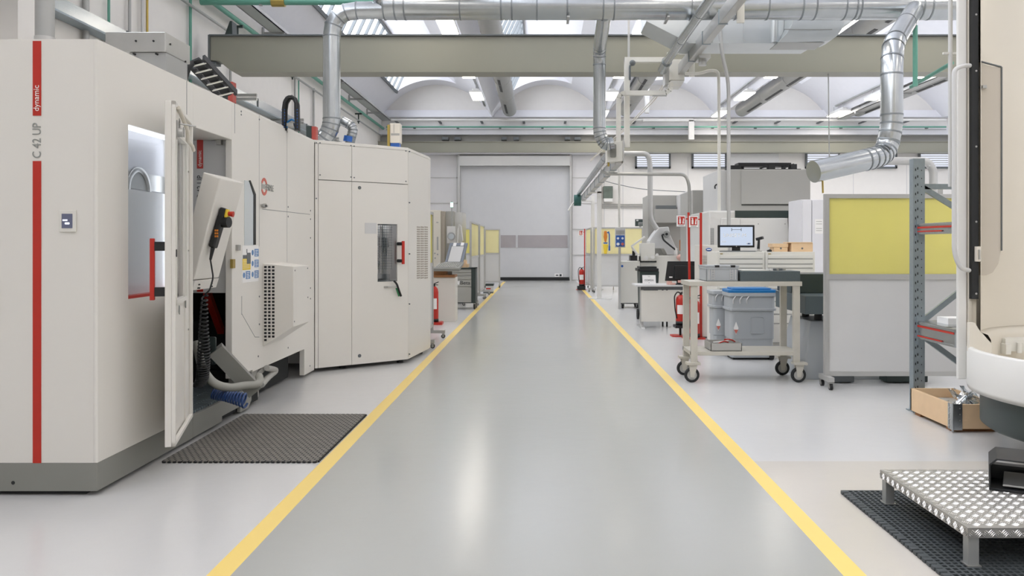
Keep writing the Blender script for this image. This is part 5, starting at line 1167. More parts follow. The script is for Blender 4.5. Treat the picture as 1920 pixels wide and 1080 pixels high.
M['pink'] = mat('pinkish', '#d6a99d', .5); b = MB(); b.rbox(2.56,2.76,14.86,14.92,.845,.89,.018); part('handset', b, 'pink', PH)
b = MB(); b.rbox(2.40,2.52,14.86,14.98,.8055,.84,.03); b.rbox(2.37,2.46,14.9,15.05,.8055,.87,.03); solo('tape_roll', b, 'pink', 'small reddish desk items between the paper sign and the telephone', 'desk items', bevel=.006)
Y = 16.6
BN = thing('wheeled_bin', 'black waste bin with lid standing behind the white desk', 'bin', (2.15, Y, 0))
b = MB(); b.hexa([(X_(1202,Y),Y+.05,.05),(X_(1236,Y)-.05,Y+.05,.05),(X_(1236,Y)-.05,Y+.45,.05),(X_(1202,Y),Y+.45,.05)], [(X_(1200,Y),Y,1.0),(X_(1236,Y),Y,1.0),(X_(1236,Y),Y+.5,1.0),(X_(1200,Y),Y+.5,1.0)]); part('body', b, 'darkgreen', BN, .01)
b = MB(); b.rbox(X_(1196,Y),X_(1235,Y),Y-.03,Y+.5,1.0,1.06,.03); b.rbox(X_(1199,Y),X_(1232,Y),Y,Y+.45,1.06,1.1,.03); part('lid', b, 'black', BN, .01)
b = MB(); b.cyl((X_(1199,Y)-.04,Y+.1,.11),(X_(1199,Y),Y+.1,.11),.11,n=16); b.cyl((X_(1199,Y)+.4,Y+.1,.11),(X_(1199,Y)+.44,Y+.1,.11),.11,n=16); b.cyl((X_(1199,Y),Y+.1,.11),(X_(1199,Y)+.4,Y+.1,.11),.012,n=8); part('wheel', b, 'rubber', BN)
# machine group behind the desk
Y = 19.5
CB = thing('control_cabinet', 'white cabinet on casters beside the blue socket post at the right aisle line', 'cabinet', (2.2, Y+.3, 0))
b = MB(); b.box(X_(1164,Y), X_(1200,Y), Y, Y+.6, .13, Z_(490,Y)); part('body', b, 'offwhite', CB, .01)
b = MB(); b.cyl((X_(1166.5,Y),Y-.004,Z_(499,Y)),(X_(1166.5,Y),Y,Z_(499,Y)),.03,n=14); part('round_sticker', b, 'socket', CB)
for x, y in ((X_(1168,Y),Y+.06),(X_(1196,Y),Y+.06),(X_(1168,Y),Y+.5),(X_(1196,Y),Y+.5)): caster(CB, x, y, .05, .05)
b = MB(); b.box(X_(1164,Y), X_(1200,Y), Y+.02, Y+.58, .11, .13); part('base', b, 'black', CB)
Y = 19.3
SPst = thing('socket_post', 'slim grey post with a blue power socket box at the right aisle line', 'socket post', (X_(1163,Y), Y, 0))
b = MB(); b.box(X_(1160,Y), X_(1164,Y), Y, Y+.1, 0, Z_(462,Y)); part('post', b, 'alu', SPst)
b = MB(); b.box(X_(1153,Y), X_(1172,Y), Y-.06, Y+.02, Z_(464,Y), Z_(427,Y)); part('socket_box', b, 'greywhite', SPst, .006)
b = MB(); b.box(X_(1154.5,Y), X_(1170.5,Y), Y-.065, Y-.06, Z_(439,Y), Z_(432,Y)); part('fuse_window', b, 'grey', SPst)
for i in range(2):
    for k in range(2):
        x0, z0 = 1154.2+i*8.4, 441.5+k*10.6; b = MB(); b.box(X_(x0,Y), X_(x0+7.8,Y), Y-.085, Y-.06, Z_(z0+10,Y), Z_(z0,Y)); so = part('socket', b, 'socket', SPst, .004)
        b = MB(); b.cyl((X_(x0+3.9,Y),Y-.10,Z_(z0+5.5,Y)),(X_(x0+3.9,Y),Y-.08,Z_(z0+5.5,Y)),.036 if k else .028,n=14); part('socket_lid', b, 'salmon' if (i and k) else 'paper', so)
GM = thing('grinding_machine', 'grey grinding machine with round motor and hood behind the desk', 'machine', (3.1, 20.5, 0))
Y = 20.2
b = MB(); b.box(X_(1201,Y), X_(1303,Y), Y, Y+1.2, 0, Z_(479,Y)); part('bed', b, 'offwhite', GM, .02)
b = MB(); b.box(X_(1224,Y), X_(1292,Y), Y+.9, Y+2, .05, Z_(366,Y+.9)); part('column', b, 'grey', GM, .01)
b = MB(); b.box(X_(1227,Y+.7), X_(1269,Y+.7), Y+.6, Y+.95, Z_(418,Y+.7), Z_(392,Y+.7)); b.box(X_(1227,Y+.7), X_(1269,Y+.7), Y+.75, Y+.95, Z_(392,Y+.7), Z_(385,Y+.7)); part('hood', b, 'grey', GM, .006)
b = MB(); b.box(X_(1230,Y+.7), X_(1267,Y+.7), Y+.62, Y+.8, Z_(391.5,Y+.7), Z_(385.5,Y+.7)); part('hood_slot', b, 'greyd', GM)
b = MB(); b.prism([(X_(1268,Y+.9),Z_(420,Y+.9)),(X_(1292,Y+.9),Z_(420,Y+.9)),(X_(1292,Y+.9),Z_(357,Y+.9)),(X_(1284,Y+.9),Z_(360,Y+.9)),(X_(1268,Y+.9),Z_(368,Y+.9))], 'y', Y+.7, Y+1.1); part('side_hood', b, 'greywhite', GM)
b = MB(); b.prism([(X_(1219,Y),Z_(452,Y)),(X_(1228,Y),Z_(438,Y)),(X_(1238,Y),Z_(426,Y)),(X_(1255,Y),Z_(425,Y)),(X_(1258,Y),Z_(440,Y)),(X_(1272,Y),Z_(470,Y)),(X_(1272,Y),Z_(478,Y)),(X_(1252,Y),Z_(478,Y)),(X_(1246,Y),Z_(466,Y)),(X_(1228,Y),Z_(466,Y)),(X_(1219,Y),Z_(460,Y))], 'y', Y+.1, Y+.7); part('grinding_head', b, 'greywhite', GM, .02)
b = MB(); b.cyl(P(1250,439,Y+.0), P(1250,439,Y+.3), .085, n=20); b.cyl(P(1250,439,Y-.03), P(1250,439,Y+.0), .07, n=20); mo = part('motor', b, 'zinc', GM)
b = MB(); b.cyl(P(1250,439,Y-.035), P(1250,439,Y-.02), .035, n=14); part('fan_cover', b, 'black', mo)
b = MB(); b.tube([P(1245,440,Y-.03),P(1241,440,Y-.05),P(1244,450,Y-.05),P(1256,460,Y-.02),P(1266,468,Y+.05)], .022, 8, .05); part('motor_cable', b, 'black', GM)
b = MB(); b.box(X_(1201,Y), X_(1227,Y), Y-.1, Y+.3, Z_(490,Y), Z_(456,Y)); part('wheel_guard', b, 'offwhite', GM, .01)
b = MB(); 
for x, y, r in ((1211,484,.06),(1224,482,.05),(1232,478,.04)): b.cyl(P(x,y,Y-.2), P(x,y,Y-.05), r, n=14)
part('hand_wheel', b, 'white', GM)
b = MB(); b.box(X_(1181,Y), X_(1194,Y), Y-.1, Y+.2, Z_(489,Y), Z_(479,Y)); b.box(X_(1181,Y), X_(1230,Y), Y-.1, Y+.6, Z_(492,Y), Z_(489,Y)); b.box(X_(1186,Y), X_(1191,Y), Y, Y+.1, Z_(479,Y), Z_(467,Y)); part('table', b, 'black', GM)
b = MB(); b.tube([P(1188,470,Y-.05),P(1184,462,Y-.05),P(1209,444,Y-.05)], .028, 8); b.tube([P(1185,463,Y-.06),P(1196,478,Y-.06)], .03, 8); part('swing_arm', b, 'white', GM)
b = MB(); b.box(X_(1281,Y), X_(1291,Y), Y+.2, Y+.4, Z_(448,Y), Z_(425,Y)); b.cyl(P(1286,432,Y+.15),P(1286,432,Y+.3),.05,n=10); b.cyl(P(1283,440,Y+.15),P(1283,440,Y+.3),.04,n=10); part('control_block', b, 'black', GM)
b = MB(); b.box(X_(1279,Y), X_(1290,Y), Y+.15, Y+.4, Z_(470,Y), Z_(450,Y)); part('oil_tank', b, 'orange', GM)
b = MB(); b.tube([P(1282,445,Y+.1),P(1276,455,Y+.05),P(1281,468,Y+.05),P(1288,462,Y+.1),P(1290,440,Y+.1)], .015, 8, .05); part('oil_hose', b, 'cream', GM)
b = MB(); b.cyl(P(1267,478,Y-.1), P(1267,470,Y-.1), .04, n=12); b.cyl(P(1267,470,Y-.1), P(1267,464,Y-.1), .015, n=8); b.beam(P(1267,465,Y-.1),P(1271,467,Y-.12),.012,.012); solo('spray_bottle', b, 'white', 'white spray bottle on the edge of the grinding machine bed', 'bottle')
b = MB(); b.ball(P(1280,480,Y-.15), .16); b.ball(P(1290,481,Y-.12), .13); b.xf(Matrix.Translation((0,0,Z_(487,Y))) @ Matrix.Scale(.6,4,(0,0,1)) @ Matrix.Translation((0,0,-Z_(487,Y)))); solo('rag_heap', b, 'pink', 'pale pinkish heap of rags behind the black monitor', 'rags')
# wall bits on the far right
Y = 34.6
b = MB(); b.box(X_(1132,Y), X_(1149,Y), Y, Y+.35, Z_(372,Y), Z_(349,Y)); WBx = thing('wall_cabinet', 'white box with a dark leafy front panel on the far end wall', 'box', (X_(1140,Y),Y,Z_(378,Y)))
M['leafy'] = mat('leafy_print', '#5f6a60', .5, var=.6, scale=3)
part('leafy_panel', b, 'leafy', WBx)
b = MB(); b.prism([(X_(1132,Y),Z_(372,Y)),(X_(1149,Y),Z_(372,Y)),(X_(1148,Y),Z_(378,Y)),(X_(1133,Y),Z_(378,Y))], 'y', Y-.02, Y+.38); part('shelf', b, 'white', WBx)
Y = 30
b = MB(); b.box(X_(1191,Y), X_(1211,Y), Y, Y+.04, Z_(424,Y), Z_(411,Y)); IB = thing('notice_board', 'dark green board behind the white drop pipe on the right', 'board', (X_(1200,Y),Y,Z_(424,Y))); part('board', b, 'darkgreen', IB)
b = MB(); b.box(X_(1193,Y), X_(1197,Y), Y-.01, Y, Z_(414.5,Y), Z_(412,Y)); b.box(X_(1197,Y), X_(1211,Y), Y-.01, Y, Z_(418,Y), Z_(417.3,Y)); 
for i in range(5): b.box(X_(1197+i*2.6,Y), X_(1197.5+i*2.6,Y), Y-.01, Y, Z_(423,Y), Z_(418,Y))
part('board_print', b, 'greywhite', IB)
b = MB(); b.box(X_(1199,Y), X_(1203,Y), Y+.04, Y+.1, 0, Z_(411,Y)); part('board_stand', b, 'grey', IB)
Y = 27.2
SH = thing('wall_shelf', 'shelf behind the far yellow screen seen through its pane', 'shelf', (2.9, Y, 0))
b = MB(); b.box(X_(1150,Y), X_(1206,Y), Y, Y+.4, Z_(443,Y), Z_(440.5,Y)); part('board', b, 'taupe', SH)
for x in (1151, 1204):
    b = MB(); b.box(X_(x,Y), X_(x+1.5,Y), Y+.3, Y+.35, 0, Z_(443,Y)); part('upright', b, 'taupe', SH)
b = MB(); b.prism([(X_(1173,Y),Z_(440.5,Y)),(X_(1196,Y),Z_(440.5,Y)),(X_(1193,Y),Z_(434,Y)),(X_(1174,Y),Z_(432,Y))], 'y', Y+.05, Y+.3); solo('cardboard_box', b, 'orange', 'orange brown box on the shelf behind the far yellow screen', 'box')
Y = 25.6
YC = thing('cleaning_cart', 'yellow and orange hanging cleaning bag with a blue band in front of the far screen', 'bag', (X_(1136,Y),Y,1.0))
b = MB(); b.prism([(X_(1131,Y),Z_(458,Y)),(X_(1140.5,Y),Z_(458,Y)),(X_(1138,Y),Z_(476,Y)),(X_(1133,Y),Z_(476,Y))], 'y', Y, Y+.12); part('yellow_bag', b, 'yellow', YC, .02)
b = MB(); b.box(X_(1132,Y), X_(1139,Y), Y-.01, Y+.13, Z_(457,Y), Z_(454.5,Y)); part('blue_band', b, 'socket', YC)
b = MB(); b.prism([(X_(1134,Y),Z_(454,Y)),(X_(1137,Y),Z_(454,Y)),(X_(1139,Y),Z_(444,Y)),(X_(1138,Y),Z_(433,Y)),(X_(1133,Y),Z_(433,Y)),(X_(1132,Y),Z_(444,Y))], 'y', Y+.02, Y+.1); part('orange_cover', b, 'orange', YC, .02)
b = MB(); b.tube([P(1141,434,Y),P(1142.5,440,Y),P(1142.5,462,Y)], .02, 6); b.box(X_(1141,Y),X_(1144,Y),Y-.03,Y+.03,Z_(470,Y),Z_(461,Y)); b.box(X_(1135,Y),X_(1143,Y),Y+.1,Y+.37,Z_(437,Y),Z_(435,Y)); part('hook_strap', b, 'socket', YC)
# ================================================================ OVERHEAD DUCTS
YM = 12.5; ZM = Z_(37,YM)+.205; RM_ = .205
MD = thing('ventilation_duct', 'large galvanised round duct crossing the top of the picture in front of the girder', 'duct', (2, YM, ZM-RM_))
b = MB(); b.duct([(X_(720,YM), YM, ZM), (X_(1795,YM)+.6, YM, ZM)], RM_, 28, band=1.15); part('main_pipe', b, 'galv', MD)
b = MB()
for px in (742, 760, 940, 960, 1063, 1130, 1360, 1378, 1500, 1525, 1600, 1608, 1740): b.cyl((X_(px,YM)-.012,YM,ZM),(X_(px,YM)+.012,YM,ZM),RM_*1.03,n=28)
part('joint_ring', b, 'galv_seam', MD, kind='stuff')
b = MB(); b.duct([(X_(700,YM)-.25,YM-.05,ZM+1.6),(X_(700,YM)-.05,YM-.05,ZM+.75),(X_(715,YM)+.1,YM,ZM+.05),(X_(760,YM),YM,ZM)], .19, 24, .45, 5); part('branch_elbow', b, 'galv', MD)
pieces('hanger', [MB().cyl((X_(px,YM),YM,ZM),(X_(px,YM),YM,ZM+2.6),.012,n=8).box(X_(px,YM)-.02,X_(px,YM)+.02,YM-.2,YM+.2,ZM-RM_-.014,ZM-RM_+.01) for px in (1065, 1250)], 'zinc', MD)
LD = thing('ventilation_duct', 'vertical galvanised duct with elbows dropping onto the white machine on the left', 'duct', (X_(622,YM), YM, 2.9))
r = .135; zt = ZM-.05
b = MB(); b.duct([(X_(740,YM), YM, zt), (X_(622,YM), YM, zt-.02), P(622,243,YM), P(596,275,YM), P(560,300,YM)], r, 24, .4, 4, 1.25); part('drop_pipe', b, 'galv', LD)
Y=12.7; b = MB(); b.duct([P(640,226,Y), P(664,238,Y), P(657,262,Y), P(655,275,Y)], .075, 18, .1, 4, 2); SB = thing('ventilation_duct', 'short bent duct with a blue collar behind the vertical duct on the left', 'duct', P(655,285,Y)); part('branch_pipe', b, 'galv', SB)
b = MB(); b.cyl(P(654,266,Y),P(656,256,Y),.09,n=16); part('blue_collar', b, 'socket', SB)
b = MB(); b.cyl(P(655,290,Y),P(655,264,Y),.07,n=16); part('stub', b, 'galv', SB)
b = MB(); Y=5.9; b.cyl(P(84,-60,Y)*1, P(84,75,Y), .064, n=20); b.cyl(P(84,70,Y), P(84,76,Y), .07, n=20)
VP_ = thing('exhaust_pipe', 'pale vertical exhaust pipe rising from the machine top at the upper left', 'pipe', (X_(84,Y),Y,2.82)); b = MB(); b.cyl((X_(84,Y),Y,2.82),(X_(84,Y),Y,7.0),.064,n=20); part('pipe', b, 'zinc', VP_)
b = MB(); b.cyl((X_(84,Y),Y,2.822),(X_(84,Y),Y,3.08),.069,n=20); part('collar', b, 'alu', VP_)
MDp = thing('ventilation_duct', 'slim galvanised duct dropping in front of the girder at the middle of the picture', 'duct', (X_(1124,15), 15, 3.4))
b = MB(); b.duct([(X_(1133,YM),YM+.02,ZM-.1), (X_(1124,15.0),15.0,Z_(92,15)), (X_(1124,15),15,Z_(252,15)), (X_(1135,15),15,Z_(272,15)), (X_(1150,15),15,Z_(268,15))], .118, 20, .3, 3, 1.6); part('drop_pipe', b, 'galv', MDp)
Y = 10.3
RD = thing('ventilation_duct', 'bent galvanised duct hanging on the right with its open end over the yellow screen', 'duct', P(1530,325,Y))
b = MB(); b.duct([(X_(1716,YM),YM,ZM-.02), P(1672,88,Y), P(1672,240,Y), P(1660,288,Y), P(1640,296,Y-.2), P(1525,322,Y-.5)], .137, 24, .36, 3, .95); part('drop_pipe', b, 'galv', RD)
b = MB(); b.cyl(P(1542,318,Y-.45), P(1542,332,Y-.45), .05, n=12); part('drain_cap', b, 'galv_dk', RD)
b = MB(); b.cyl(P(1542,330,Y-.45), P(1543,362,Y-.45), .012, n=8); part('drain_hose', b, 'brass', RD)
# rectangular plenum
Y = 13.6
M['galvflat'] = mat('galvanised_sheet', '#c4c8c9', .42, .7, var=.06, scale=3)
RP = thing('duct_plenum', 'big rectangular galvanised duct with sloping ends in front of the girder on the right', 'duct', (X_(1420,Y), Y+.4, Z_(80,Y)))
zb_, zt_ = Z_(80,Y), Z_(80,Y)+.95
b = MB(); b.prism([(X_(1290,Y),zb_),(X_(1530,Y),zb_),(X_(1604,Y),Z_(36,Y)),(X_(1604,Y),zt_),(X_(1212,Y),zt_),(X_(1212,Y),Z_(40,Y))], 'y', Y, Y+.8); part('plenum', b, 'galvflat', RP, .006)
b = MB()
for px in (1290, 1335, 1395, 1450, 1530): b.box(X_(px,Y)-.012,X_(px,Y)+.012,Y-.02,Y,zb_,zt_)
b.box(X_(1290,Y),X_(1530,Y),Y-.02,Y+.02,zb_-.015,zb_+.015); part('seam_flange', b, 'galvflat', RP)
b = MB(); yy = Y-.45
pr = [(X_(1458,yy),Z_(80,yy))]+[(X_(1543,yy)+(X_(1584,yy)-X_(1543,yy))*math.sin(t), Z_(78,yy)+(Z_(33,yy)-Z_(78,yy))*(1-math.cos(t))) for t in [i*PI/12 for i in range(7)]]+[(X_(1584,yy),zt_),(X_(1490,yy),zt_),(X_(1485,yy),Z_(45,yy)),(X_(1476,yy),Z_(62,yy))]
b.prism(pr, 'y', yy, Y-.02); part('curved_branch', b, 'galvflat', RP, .004)
b = MB(); b.box(X_(1470,yy),X_(1560,yy),yy-.006,yy,Z_(56,yy),Z_(54.5,yy)); b.box(X_(1458,yy),X_(1545,yy),yy-.012,Y,Z_(81,yy),Z_(79.5,yy)); part('branch_seam', b, 'zinc', RP)
b = MB(); b.cyl(P(1452,36,Y-.3),P(1452,80,Y-.3),.06,n=14); part('side_pipe', b, 'galvflat', RP)
# ---- busbar trunking, feed boxes and conduit frame
YB1 = 15.4
BX, BZ = 2.70, Z_(143,YB1)+.12
BB = thing('busbar_trunking', 'grey busbar trunking running overhead toward the viewpoint at the top right of centre', 'busbar', (BX, 11, BZ))
b = MB(); b.box(BX-.06, BX+.06, 7.2, YB1, BZ-.1, BZ+.1); part('rail', b, 'alu', BB, .008)
b = MB()
for y in (8.2, 9.4, 10.6, 11.8, 13.0, 14.2): b.box(BX-.07, BX+.07, y, y+.03, BZ-.11, BZ+.11)
part('joint_cover', b, 'galv_dk', BB)
b = MB()
for y in (9.0, 11.2, 14.8): part('support_bracket', MB().box(BX+.06, BX+.16, y, y+.05, BZ-.25, BZ+.22).box(BX-.35, BX+.10, y, y+.05, BZ+.16, BZ+.2), 'offwhite', BB)
b = MB(); b.cyl((BX,8.5,BZ+.1),(BX,8.5,BZ+3),.012,n=8); b.cyl((BX,11.3,BZ+.1),(BX,11.3,BZ+3),.012,n=8); part('hanger_rod', b, 'zinc', BB)
b = MB(); b.duct([(BX-.34, 7.2, BZ+.05),(BX-.34, YB1-.5, BZ+.05)], .075, 16, band=1.5); part('parallel_pipe', b, 'galv', BB)
b = MB(); b.duct([(BX-.34, YB1-.5, BZ+.05),(BX-.36, YB1-.1, BZ-.02)], .095, 16); part('pipe_end', b, 'galv', BB)
b = MB(); b.cyl((BX+.12,YB1-1.5,BZ-.25),(BX+.12,YB1-1.5,BZ-.12),.07,n=14); b.box(BX+.02,BX+.22,YB1-1.7,YB1-1.3,BZ-.16,BZ-.1); part('tap_off_unit', b, 'steel', BB)
Y = YB1
FB = thing('feed_box', 'white electrical feed box at the end of the upper busbar in front of the girder', 'box', P(1265,155,Y))
b = MB(); b.box(X_(1254,Y), X_(1282,Y), Y-.08, Y+.3, Z_(152,Y), Z_(113,Y)); part('box', b, 'offwhite', FB, .006)
b = MB(); b.box(X_(1247,Y), X_(1255,Y), Y-.02, Y+.28, Z_(159,Y), Z_(108,Y)); part('side_plate', b, 'alu', FB)
b = MB(); b.prism([(X_(1250,Y),Z_(164,Y)),(X_(1275,Y),Z_(164,Y)),(X_(1282,Y),Z_(153,Y)),(X_(1256,Y),Z_(153,Y))], 'y', Y-.1, Y+.2); part('bottom_cover', b, 'white', FB)
CF = thing('conduit', 'white conduit frame of bent channels hanging from the busbar feed boxes', 'conduit', P(1175,260,Y))
b = MB(); b.box(X_(1171,Y), X_(1256,Y), Y, Y+.1, Z_(116,Y), Z_(107,Y)); b.box(X_(1171,Y), X_(1181,Y), Y-.01, Y+.11, Z_(276,Y), Z_(107,Y)); part('upper_channel', b, 'offwhite', CF, .004)
b = MB(); q = MB(); Yc = Y-.12
def flat(b, pts, w):
    for i in range(len(pts)-1): b.beam(P(*pts[i],Yc), P(*pts[i+1],Yc), .08, w, up=(1,0,1) if False else ((0,0,1) if abs(pts[i][0]-pts[i+1][0]) > abs(pts[i][1]-pts[i+1][1]) else (1,0,0)))
flat(b, [(1258,155),(1258,163),(1255,170),(1248,174.5),(1172,174.5),(1164,177),(1160,184),(1159.5,270)], .085); part('lower_channel', b, 'offwhite', CF)
b = MB(); b.box(X_(1224,Yc), X_(1250,Yc), Yc-.03, Yc+.05, Z_(180,Yc), Z_(177.5,Yc)); part('channel_foot', b, 'alu', CF)
b = MB(); b.box(X_(1177,Y+.12), X_(1181,Y+.12), Y+.12, Y+.14, Z_(107,Y), Z_(-60,Y)); part('perforated_strap', b, 'alu', CF)
b = MB(); b.tube([P(1181,150,Y-.03),P(1181,122,Y-.03),P(1190,116,Y-.03)], .02, 8, .05); b.ball(P(1186,118,Y-.03), .06); part('cable_clamp', b, 'greyd', CF)
Y = 15.2
FB2 = thing('feed_box', 'white feed box with a grey cover at the start of the lower busbar', 'box', P(1155,304,Y))
b = MB(); b.prism([(X_(1138,Y),Z_(275,Y)),(X_(1142,Y),Z_(266,Y)),(X_(1168,Y),Z_(264,Y)),(X_(1168,Y),Z_(302,Y)),(X_(1138,Y),Z_(304,Y))], 'y', Y, Y+.35); part('box', b, 'offwhite', FB2, .006)
b = MB(); b.rbox(X_(1144,Y), X_(1155,Y), Y-.06, Y, Z_(295,Y), Z_(271,Y), .02, 'y'); part('cover', b, 'plinth', FB2)
b = MB(); b.box(X_(1168,Y), X_(1170,Y), Y-.02, Y+.35, Z_(304,Y), Z_(262,Y)); part('side_plate', b, 'alu', FB2)
b = MB(); b.tube([P(1141,304,Y+.1),P(1141,312,Y+.1)], .02, 8); part('cable_gland', b, 'brass', FB2)
BX2, BZ2 = 1.50, Z_(300,15.4)
B2 = thing('busbar_trunking', 'lower grey busbar trunking receding to the far posts right of the roller door', 'busbar', (BX2, 20, BZ2))
b = MB(); b.box(BX2-.06, BX2+.06, 15.3, 28.4, BZ2-.1, BZ2+.1); part('rail', b, 'alu', B2, .006)
b = MB()
for y in (16.4, 18.0, 19.6, 21.2, 22.8, 24.4, 26, 27.6): b.box(BX2-.07, BX2+.07, y, y+.05, BZ2-.11, BZ2+.11)
part('joint_cover', b, 'galv_dk', B2)
b = MB(); b.duct([(BX2-.13, 15.3, BZ2+.2),(BX2-.13, 28.6, BZ2+.18)], .07, 14, band=1.5); part('parallel_pipe', b, 'galv', B2)
b = MB(); b.tube([(BX2-.1,28.5,BZ2),(BX2-.3,28.6,BZ2-.1),(BX2-.5,28.6,BZ2-.4)], .03, 8, .1); part('cable_tail', b, 'white', B2)
b = MB(); b.cyl((BX2-.3,28.5,BZ2-.05),(BX2-.05,28.5,BZ2-.05),.2,n=18); part('cable_reel', b, 'teal', B2)
b = MB(); 
for y, x in ((23.1, 1.70), (27.6, 1.735)): b.box(BX2-.08, x+.06, y-.06, y+.06, BZ2-.14, BZ2-.1)
part('post_bracket', b, 'white', B2)
# vertical conduits
def pipe2(label, pts, r, m='alu', fillet=.12, name='conduit'):
    b = MB(); b.tube(pts, r, 10, fillet); return solo(name, b, m, label, 'pipe')
Y = 14.5
pipe2('white bent conduit rising from behind the monitor to the busbar, left of two', [P(1285,138,Y),P(1312,138,Y),P(1330,132,Y),P(1347,133,Y),P(1348,170,Y),Vector((X_(1348.5,Y),Y,2.14))], .028, 'offwhite')
Y = 13.6
pipe2('grey straight conduit rising from behind the monitor into the busbar, right of two', [P(1350,45,Y),P(1353,100,Y),P(1366,150,Y),Vector((X_(1366.5,Y),Y,0))], .032, 'alu', .3)
Y = 20.0
b = MB(); b.tube([P(1169,288,Y),P(1216,288,Y),P(1219,312,Y),P(1219,410,Y),P(1232,430,Y)], .066, 16, .2, 6); solo('exhaust_pipe', b, 'alu', 'pale pipe bending down to the grinding machine right of the lower busbar', 'pipe')
Y = 16
pipe2('thin brownish conduit running sideways below the high windows and bending down', [P(1126,320,Y),P(1140,326,Y),P(1285,327,Y),P(1292,345,Y),P(1293,400,Y),P(1294,505,Y),Vector((X_(1296,Y),Y,0))], .033, 'steel')
Y = 19.3
pipe2('thin pale conduit dropping from the lower busbar to the blue socket box', [P(1146,326,Y),P(1149,313,Y),P(1158,312,Y),P(1161,325,Y),P(1161,428,Y)], .028, 'offwhite', .1)
Y = 14.5
b = MB(); b.tube([P(1575,302,Y),P(1738,302,Y),P(1750,318,Y),P(1750,372,Y),Vector((X_(1750,Y),Y,.0))], .072, 16, .2, 6); solo('exhaust_pipe', b, 'alu', 'pale pipe with a bend at the right above the large yellow screen', 'pipe')
b = MB(); b.box(X_(1738,15), X_(1768,15), 15, 15.4, 0, Z_(345,15)); solo('cabinet', b, 'grey', 'grey cabinet behind the large yellow screen near the storage rack', 'cabinet')
Y = 12.1
pipe2('vertical green pipe at the upper right beside the bent duct', [P(1716,48,Y),P(1716,162,Y)], .035, 'green')
b = MB(); b.tube([P(1708,163,Y+1),P(1785,118,Y-.6)], .03, 8); solo('pipe', b, 'green', 'slanting green pipe at the upper right below the end of the girder', 'pipe')
b = MB(); b.tube([P(1553,134,16.1), P(1555,300,16.1)], .012, 6); solo('wire', b, 'zinc', 'thin vertical wire hanging below the girder left of the bent duct', 'wire')
for k, dx in enumerate((0, 5)):
    b = MB(); b.tube([P(1250+dx*.6,150,15.6), P(1225+dx,185,17), P(1180+dx*.8,232,20), P(1107,300+dx*.5,26)], .012, 6, .5); solo('cable', b, 'cream', f'thin yellow cable sagging from the feed box toward the far posts, {"upper" if k == 0 else "lower"} of two', 'cable')
b = MB(); b.tube([P(1130,338,23), P(1150,344,24), P(1200,355,25), P(1290,360,26)], .012, 6, 1); solo('cable', b, 'greyd', 'thin dark cable sagging across the end wall below the high windows', 'cable')
T = thing('cable_tray', 'steel cable tray on brackets along the ceiling valley at the upper right', 'cable tray', (12.2, 20, 6.8))
b = MB(); b.box(12.62, 12.95, 6, 34, 6.88, 6.9); b.box(12.93,12.95,6,34,6.88,7.0); b.box(12.62,12.64,6,34,6.88,7.0); part('tray', b, 'alu', T)
for y in range(8, 34, 4):
    b = MB(); b.box(12.6, 13.0, y, y+.06, 6.82, 6.88); b.box(12.75,12.8,y,y+.06,6.88,7.2); part('bracket', b, 'zinc', T)
# ================================================================ RIGHT FOREGROUND
# storage rack
Y = 7.48
RK = thing('storage_rack', 'galvanised storage rack with red striped beams left of the round machine', 'rack', (3.5, Y, 0))
ux0, ux1 = X_(1707,Y), X_(1728,Y); zt_ = 2.35
def perforated(x0, x1, label_part):
    b = MB(); b.box(x0, x0+.008, Y-.06, Y+.02, .012, zt_); b.box(x0, x1, Y-.064, Y-.058, .012, zt_); b.box(x1-.006, x1, Y-.06, Y+.02, .012, zt_); up = part('upright', b, 'galv_dk', RK)
    b = MB(); z = .06
    while z < zt_-.04:
        b.box(x0+.014, x0+.022, Y-.066, Y-.064, z, z+.022); b.box(x0+.034, x0+.042, Y-.066, Y-.064, z+.012, z+.034); b.box(x1-.034, x1-.028, Y-.066, Y-.064, z, z+.01); z += .075
    part('slot_hole', b, 'black', up, kind='stuff'); return up
perforated(ux0, ux1, 'front')
b = MB(); b.box(ux0-.02, ux1+.03, Y-.09, Y+.05, 0, .012); part('foot_plate', b, 'galv_dk', RK)
b = MB(); b.box(4.25, 4.33, Y-.06, Y+.02, .0, zt_); part('upright', b, 'galv_dk', RK)
pieces('brace', [MB().beam(p, q, .03, .05) for p, q in (((ux1,Y,Z_(350,Y)),(4.25,Y,Z_(350,Y))),((ux1-.02,Y,Z_(348,Y)),(3.95,Y,Z_(398,Y))),((ux1-.02,Y,Z_(606,Y)),(4.0,Y,Z_(534,Y))),((ux1-.06,Y,Z_(620,Y)),(4.0,Y,Z_(693,Y))))], 'galv_dk', RK)
for za, zb2, ye in ((Z_(420,Y), Z_(440,Y), 6.75), (Z_(602,Y), Z_(633,Y), 6.75)):
    x0 = X_(1714,Y)
    b = MB(); b.box(x0, x0+.05, ye, Y-.06, zb2, za); b.box(x0-.006, x0, ye, Y-.06, za-.02, za); b.box(x0-.006, x0, ye, Y-.06, zb2, zb2+.02); bm_ = part('shelf_beam', b, 'galv', RK, .002)
    b = MB(); b.box(x0-.009, x0-.005, ye, Y-.08, za-.045, za-.028); b.box(x0-.009, x0-.005, ye+.2, Y-.08, zb2+.022, zb2+.034); part('red_stripe', b, 'red', bm_)
    b = MB(); b.box(x0-.01, x0+.05, Y-.075, Y-.064, zb2-.05, za+.04); part('beam_hook', b, 'galv_dk', bm_)
    if za < 1.2:
        b = MB(); b.box(x0+.0, 4.25, 6.9, Y+.02, za-.0, za+.006); b.box(4.2,4.25,6.9,Y,zb2,za); part('shelf_deck', b, 'galv', RK)
b = MB(); b.box(3.62, 3.8, 7.1, 7.3, Z_(602,Y)+.006, Z_(602,Y)+.06); solo('small_carton', b, 'paper', 'small white carton lying on the lower rack shelf', 'box')
